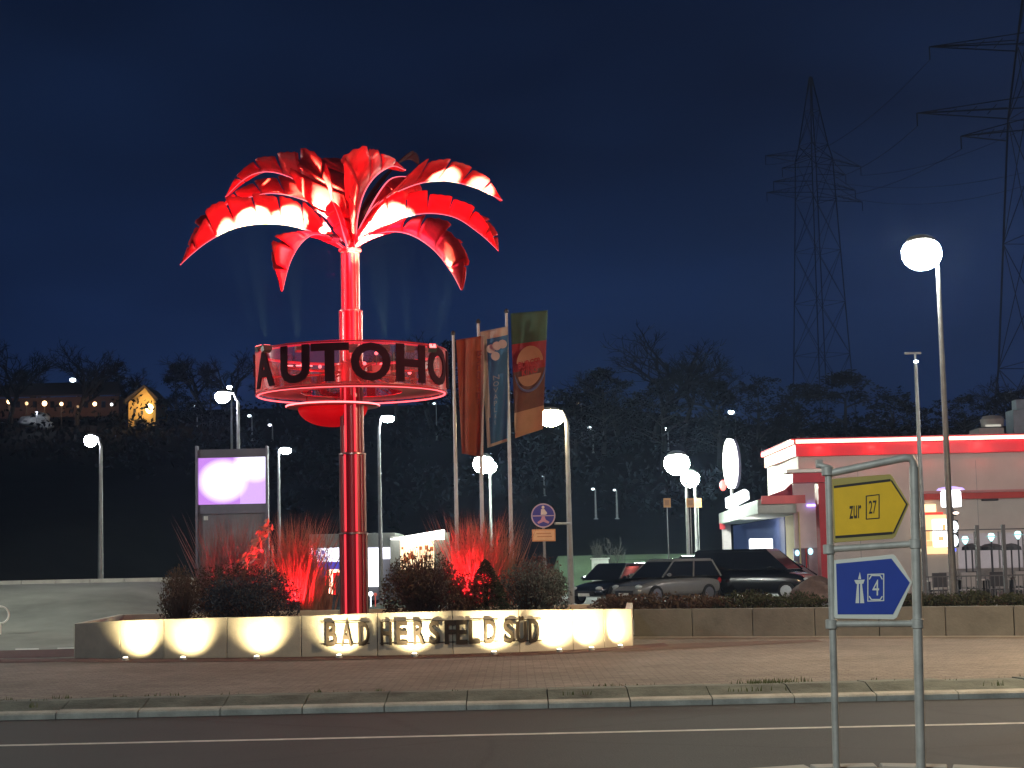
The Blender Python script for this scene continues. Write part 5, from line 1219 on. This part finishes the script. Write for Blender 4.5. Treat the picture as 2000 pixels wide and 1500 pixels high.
TL = [(0, 20, 622, 175, 'bare tree at the left picture edge above the lantern row', 1.3), (1, 75, 690, 185, 'bare tree above the pale rock pile left', 1.3), (2, 150, 652, 180, 'wide bare tree above the lantern row, tallest between edge and house', 1.5), (3, 190, 668, 200, 'bare tree close right of the wide one over the lanterns', 1.2),
 (0, 235, 690, 190, 'bare tree just left of the yellow-lit house', 1.3), (4, 232, 705, 196, 'dark leafy tree left of the yellow-lit house', 1.2), (5, 345, 712, 165, 'dense dark tree right of the yellow-lit house', 1.5), (1, 400, 655, 172, 'spreading bare tree above the lamp over the screen', 1.5), (2, 470, 665, 185, 'bare tree left of the lettered ring', 1.4), (6, 410, 735, 160, 'dark round tree behind the lamp over the screen', 1.4),
 (3, 545, 668, 200, 'bare tree behind the left half of the lettered ring', 1.4), (0, 620, 690, 190, 'bare tree behind the letters of the ring', 1.4), (1, 770, 650, 185, 'bare tree right behind the upper palm pole', 1.3), (2, 840, 628, 180, 'tall bare tree between the ring and the flags', 1.4), (4, 880, 660, 175, 'dark leafy tree behind the left flagpole', 1.3), (5, 960, 690, 180, 'dark tree behind the middle flagpole', 1.5),
 (6, 1120, 755, 150, 'low dark tree right of the warm street lamp', 1.6), (5, 1175, 722, 160, 'rounded dark tree right of the flags', 1.7), (0, 1205, 668, 170, 'bare tree over the rounded dark tree', 1.5), (2, 1270, 618, 172, 'tallest bare tree between flags and pylon', 1.6), (1, 1325, 655, 176, 'bare tree right of the tallest one', 1.4), (4, 1290, 735, 150, 'dark leafy tree above the larger car park lamp', 1.8),
 (5, 1400, 745, 150, 'dark tree above the oval lightbox', 1.7), (3, 1395, 690, 190, 'thin bare tree left of the pylon', 1.4), (6, 1480, 735, 160, 'dark tree in front left of the pylon foot', 1.7), (4, 1560, 745, 155, 'dark tree in front of the pylon foot', 1.7), (5, 1650, 728, 150, 'broad dark tree right of the pylon foot', 2.0), (6, 1740, 760, 150, 'low dark tree left of the tall street lamp pole', 1.8),
 (4, 1880, 770, 150, 'low dark tree right of the tall street lamp pole', 1.8), (5, 1970, 765, 150, 'low dark tree above the restaurant chimney', 1.8), (0, 1960, 700, 190, 'bare tree at the right picture edge', 1.5)]
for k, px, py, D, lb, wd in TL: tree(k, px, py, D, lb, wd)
for (px, lb) in ((1168, 'small bare sapling above the grey cabinet'), (1197, 'small bare sapling right of the grey cabinet')):
    o = tree(1 if px < 1180 else 3, px, 1028, 86, lb, .55, gz=H(at(px, 1028, 86).x, 86)); o['group'] = 'saplings behind the car park'
    for ch in o.children:
        if ch.name.startswith('crown'):
            ch.data = ch.data.copy(); ch.data.materials[0] = mat('pale_twigs', (.02, .02, .018), .9, var=.2)
# undergrowth on the hillside (one mass)
mb = MB(); ru = random.Random(5)
for _ in range(230):
    y = ru.uniform(110, 215); x = ru.uniform(-.34, .34) * y; s_ = ru.uniform(1.2, 3.2)
    leaves(mb, (x, y, H(x, y) + s_ * .3), (s_ * 1.5, s_, s_ * .8), 60, .28, ru, clump=6)
tag(mb.build('undergrowth', ever_m, org=(0, 0, 0)), 'dark undergrowth covering the hillside below the trees', 'undergrowth', kind='stuff')
# ------------------------------------------------------------------ hillside house, lantern row, rocks
Y = 176
hs = thing('hillside_house', (at(278, 820, Y).x, Y + 3, H(at(278, 820, Y).x, Y)), 'gabled house on the hill with its front lit yellow', 'house')
a = at(251, 826, Y); b = at(304, 826, Y); ez = at(278, 785, Y).z; rz2 = at(278, 758, Y).z
ym = mat('yellow_render', (.50, .34, .13), .8, var=.3, ns=.5)
g_ = H(a.x, Y) - 1
MB().prism([(a.x, Y, min(a.z, g_)), (b.x, Y, min(a.z, g_)), (b.x, Y, ez), ((a.x * .4 + b.x * .6), Y, rz2), (a.x, Y, ez)], (0, 6, 0)).build('wall', ym, hs)
mx_ = a.x * .4 + b.x * .6
rm = mat('roof_tile', (.035, .025, .022), .8, var=.2)
MB().prism([(a.x - .4, Y - .4, ez - .15), (mx_, Y - .4, rz2 + .05), (mx_, Y - .4, rz2 + .3), (a.x - .5, Y - .4, ez + .1)], (0, 6.8, 0)).build('roof', rm, hs)
MB().prism([(mx_ + .005, Y - .4, rz2 + .05), (b.x + .4, Y - .4, ez - .15), (b.x + .5, Y - .4, ez + .1), (mx_ + .005, Y - .4, rz2 + .3)], (0, 6.8, 0)).build('roof', rm, hs)
for (x, y_) in ((263, 802), (277, 806), (270, 822)):
    f_ = rb_(MB(), x - 2.5, y_ - 4, x + 2.5, y_ + 4, Y - .06, .05).build('window', darkm, hs)
rb_(MB(), 262, 819, 283, 829, Y - 1.2, 1.0).build('porch', darkm, hs)
lm_ = at(292, 798, Y - 1.0); 
o_ = MB().ball(lm_, (.40, .25, .5), 10, 8).build('wall_lamp', glow('wall_lamp_warm', (1, .72, .32), 9), hs); MB().tube([lm_, (lm_.x, Y, lm_.z + .3)], .05, 6).build('lamp_arm', darkm, hs)
lightobj('lamp_light', 'POINT', (lm_.x - .8, Y - 2.2, lm_.z + .2), hs, 420, (1, .62, .22), .2)
# long low building behind the lantern row
Y = 182; lh = thing('terrace_building', (at(120, 800, Y).x, Y + 3, H(at(120, 800, Y).x, Y)), 'long low dark building behind the row of warm lanterns', 'building')
rb_(MB(), -20, 776, 232, 815, Y, 5).build('wall', mat('dark_brick', (.10, .055, .045), .8, var=.2), lh)
aa, bb = at(-24, 777, Y - .5), at(236, 772, Y - .5); MB().prism([(aa.x, Y - .5, aa.z), (bb.x, Y - .5, aa.z), (bb.x - 1, Y + 2.5, aa.z + 1.6), (aa.x + 1, Y + 2.5, aa.z + 1.6)], (0, 0, .15)).build('roof', rm, lh)
for x in (35, 68, 102, 136, 168, 202): rb_(MB(), x - 4, 784, x + 4, 796, Y - .06, .05).build('window', gls, lh)
ln = [(18, 784, 6, 7, 'first'), (52, 788, 4, 2.2, 'second'), (87, 788, 6, 7, 'third'), (120, 789, 4.5, 5, 'fourth'), (152, 794, 3, .5, 'fifth and dimmest'), (185, 789, 5, 6, 'sixth'), (218, 790, 3.5, 4, 'seventh')]
for px, py, r, s_, w_ in ln:
    c = at(px, py, 178); g = H(c.x, 178); t = thing('lantern', (c.x, 178, g), w_ + ' lantern from the left in the hillside row', 'lantern', 'warm lanterns in a row on the hillside')
    MB().tube([(c.x, 178, min(g, c.z - .5)), c], .05, 6).build('post', darkm, t); MB().ball(c, (r / F * 178 * .8, .2, r / F * 178 * .85), 10, 8).build('lantern_glass', glow('lant_%s' % w_[:4], (1, .62, .30) if px != 218 else (.9, .95, 1), s_), t)
    lightobj('lantern_light', 'POINT', (c.x, 177.4, c.z - .4), t, 9 * min(s_, 4), (1, .55, .25), .1)
for (px, py, s_, lb) in ((62, 822, (1.3, .8, .55), 'pale rock pile below the lanterns, its largest rock'), (80, 815, (.9, .7, .55), 'pale rock leaning on top of the rock pile'), (90, 830, (.8, .6, .4), 'small pale rock at the right of the rock pile')):
    c = at(px, py, 172); o_ = boulder(px, py, 172, s_, c.z - s_[2] * .6, mat('pale_rock', (.35, .36, .37), .9, var=.4, ns=1.2), lb)
t = thing('garden_lamp', (at(72, 806, 169).x, 169, H(-46, 169)), 'dim shaded garden lamp above the pale rocks', 'lamp'); c = at(72, 806, 169)
MB().tube([(c.x, 169, H(c.x, 169)), c], .04, 6).build('post', darkm, t); MB().ball((c.x, 169, c.z + .1), (.2, .2, .08), 8, 6).build('shade', darkm, t)
lightobj('lamp_light', 'POINT', (c.x, 168.8, c.z - .1), t, 160, (.85, .9, 1), .1)
# ------------------------------------------------------------------ pylons
pyl = mat('pylon_steel', (.014, .018, .028), .9, .2, var=0)
def pylon(px, pyt, D, prof, arms, label, yaw=.5, sc=1.0, rad=.12):
    top = at(px, pyt, D); x0 = top.x; zt = top.z; g = H(x0, D) - 2
    t = thing('transmission_pylon', (x0, D, g), label, 'pylon')
    cy, sy = math.cos(yaw), math.sin(yaw)
    def P_(u, v, z): return Vector((x0 + u * cy - v * sy, D + u * sy + v * cy, z))
    lv = [(zt - dz, hw) for dz, hw in prof] + [(g, prof[-1][1] * 1.25)]
    for su in (-1, 1):
        for sv in (-1, 1): MB().tube([P_(su * w_, sv * w_, z) for z, w_ in lv], rad, 4).build('leg', pyl, t)
    mb = MB()
    for (za, wa), (zb, wb) in zip(lv[:-1], lv[1:]):
        n_ = max(1, int((za - zb) / (max(wa, wb) * 2 + 1.2)))
        for k in range(n_):
            z1, z2 = za + (zb - za) * k / n_, za + (zb - za) * (k + 1) / n_; w1 = wa + (wb - wa) * k / n_; w2 = wa + (wb - wa) * (k + 1) / n_
            for (s1, s2) in (((-1, -1), (1, -1)), ((1, -1), (1, 1)), ((1, 1), (-1, 1)), ((-1, 1), (-1, -1))):
                mb.tube([P_(s1[0] * w1, s1[1] * w1, z1), P_(s2[0] * w2, s2[1] * w2, z2)], rad * .45, 3); mb.tube([P_(s2[0] * w1, s2[1] * w1, z1), P_(s1[0] * w2, s1[1] * w2, z2)], rad * .45, 3)
                mb.tube([P_(s1[0] * w2, s1[1] * w2, z2), P_(s2[0] * w2, s2[1] * w2, z2)], rad * .4, 3)
    mb.build('lattice', pyl, t)
    tips = []
    for dz, ln_, wb in arms:
        z = zt - dz
        for s_ in (-1, 1):
            mb = MB(); tip = P_(s_ * ln_, 0, z); tips.append(tip)
            for v in (-1, 1):
                mb.tube([P_(s_ * wb, v * wb, z + .2), tip], rad * .6, 4); mb.tube([P_(s_ * wb, v * wb, z + 1.6), tip], rad * .5, 4)
            for k in range(1, 5):
                f = k / 5; mb.tube([P_(s_ * (wb + (ln_ - wb) * f), 0, z + 1.6 * (1 - f)), P_(s_ * (wb + (ln_ - wb) * (f + .1)), 0, z)], rad * .35, 3)
            mb.build('crossarm', pyl, t)
            MB().tube([tip, tip - Vector((0, 0, 1.6))], rad * .6, 5).build('insulator', pyl, t)
    return tips
k_ = 300 / F
t1 = pylon(1583, 150, 300, [(0, .15), (140 * k_, 1.8), (170 * k_, 2.3), (250 * k_, 2.5), (560 * k_, 3.4)], [(172 * k_, 10.5, 2.3), (193 * k_, 7, 2.3), (222 * k_, 9, 2.4), (245 * k_, 10.5, 2.5)], 'lattice power pylon standing beyond the trees')
k2 = 210 / F
t2 = pylon(2010, -60, 210, [(0, .3), (300 * k2, 2.6), (800 * k2, 4.6)], [(165 * k2, 13.5, 1.6), (300 * k2, 15.5, 2.6), (345 * k2, 10, 2.8)], 'larger dark pylon cut by the right picture edge', yaw=.15, rad=.15)
side = [('upper', 0), ('second', 2), ('third', 4), ('lowest', 6)]
n_ = 0
for i in range(0, 6):
    a = t1[i]; b = t2[i] ; pts = []
    for k in range(25):
        f = k / 24; p = a.lerp(b, f); p.z -= 9 * 4 * f * (1 - f) * .35 + 1.6; pts.append(p)
    nm = ['top left', 'top right', 'second left', 'second right', 'third left', 'third right'][i]
    tag(MB().tube(pts, .035, 4).build('power_cable', pyl), 'thin power cable sagging between the %s arms of both pylons' % nm, 'power cable', 'power cables between the pylons')

# ------------------------------------------------------------------ night haze
hz = bpy.data.materials.new('night_air'); hz.use_nodes = True; q = hz.node_tree; q.nodes.clear()
ho = q.nodes.new('ShaderNodeOutputMaterial'); pv = q.nodes.new('ShaderNodeVolumePrincipled'); pv.inputs['Color'].default_value = (.45, .62, 1, 1); pv.inputs['Density'].default_value = .0003; pv.inputs['Anisotropy'].default_value = .6
q.links.new(pv.outputs[0], ho.inputs['Volume'])
o = MB().box((0, 380, 64), (900, 1000, 132)).build('haze', hz, org=(0, 380, -2)); o['kind'] = 'stuff'
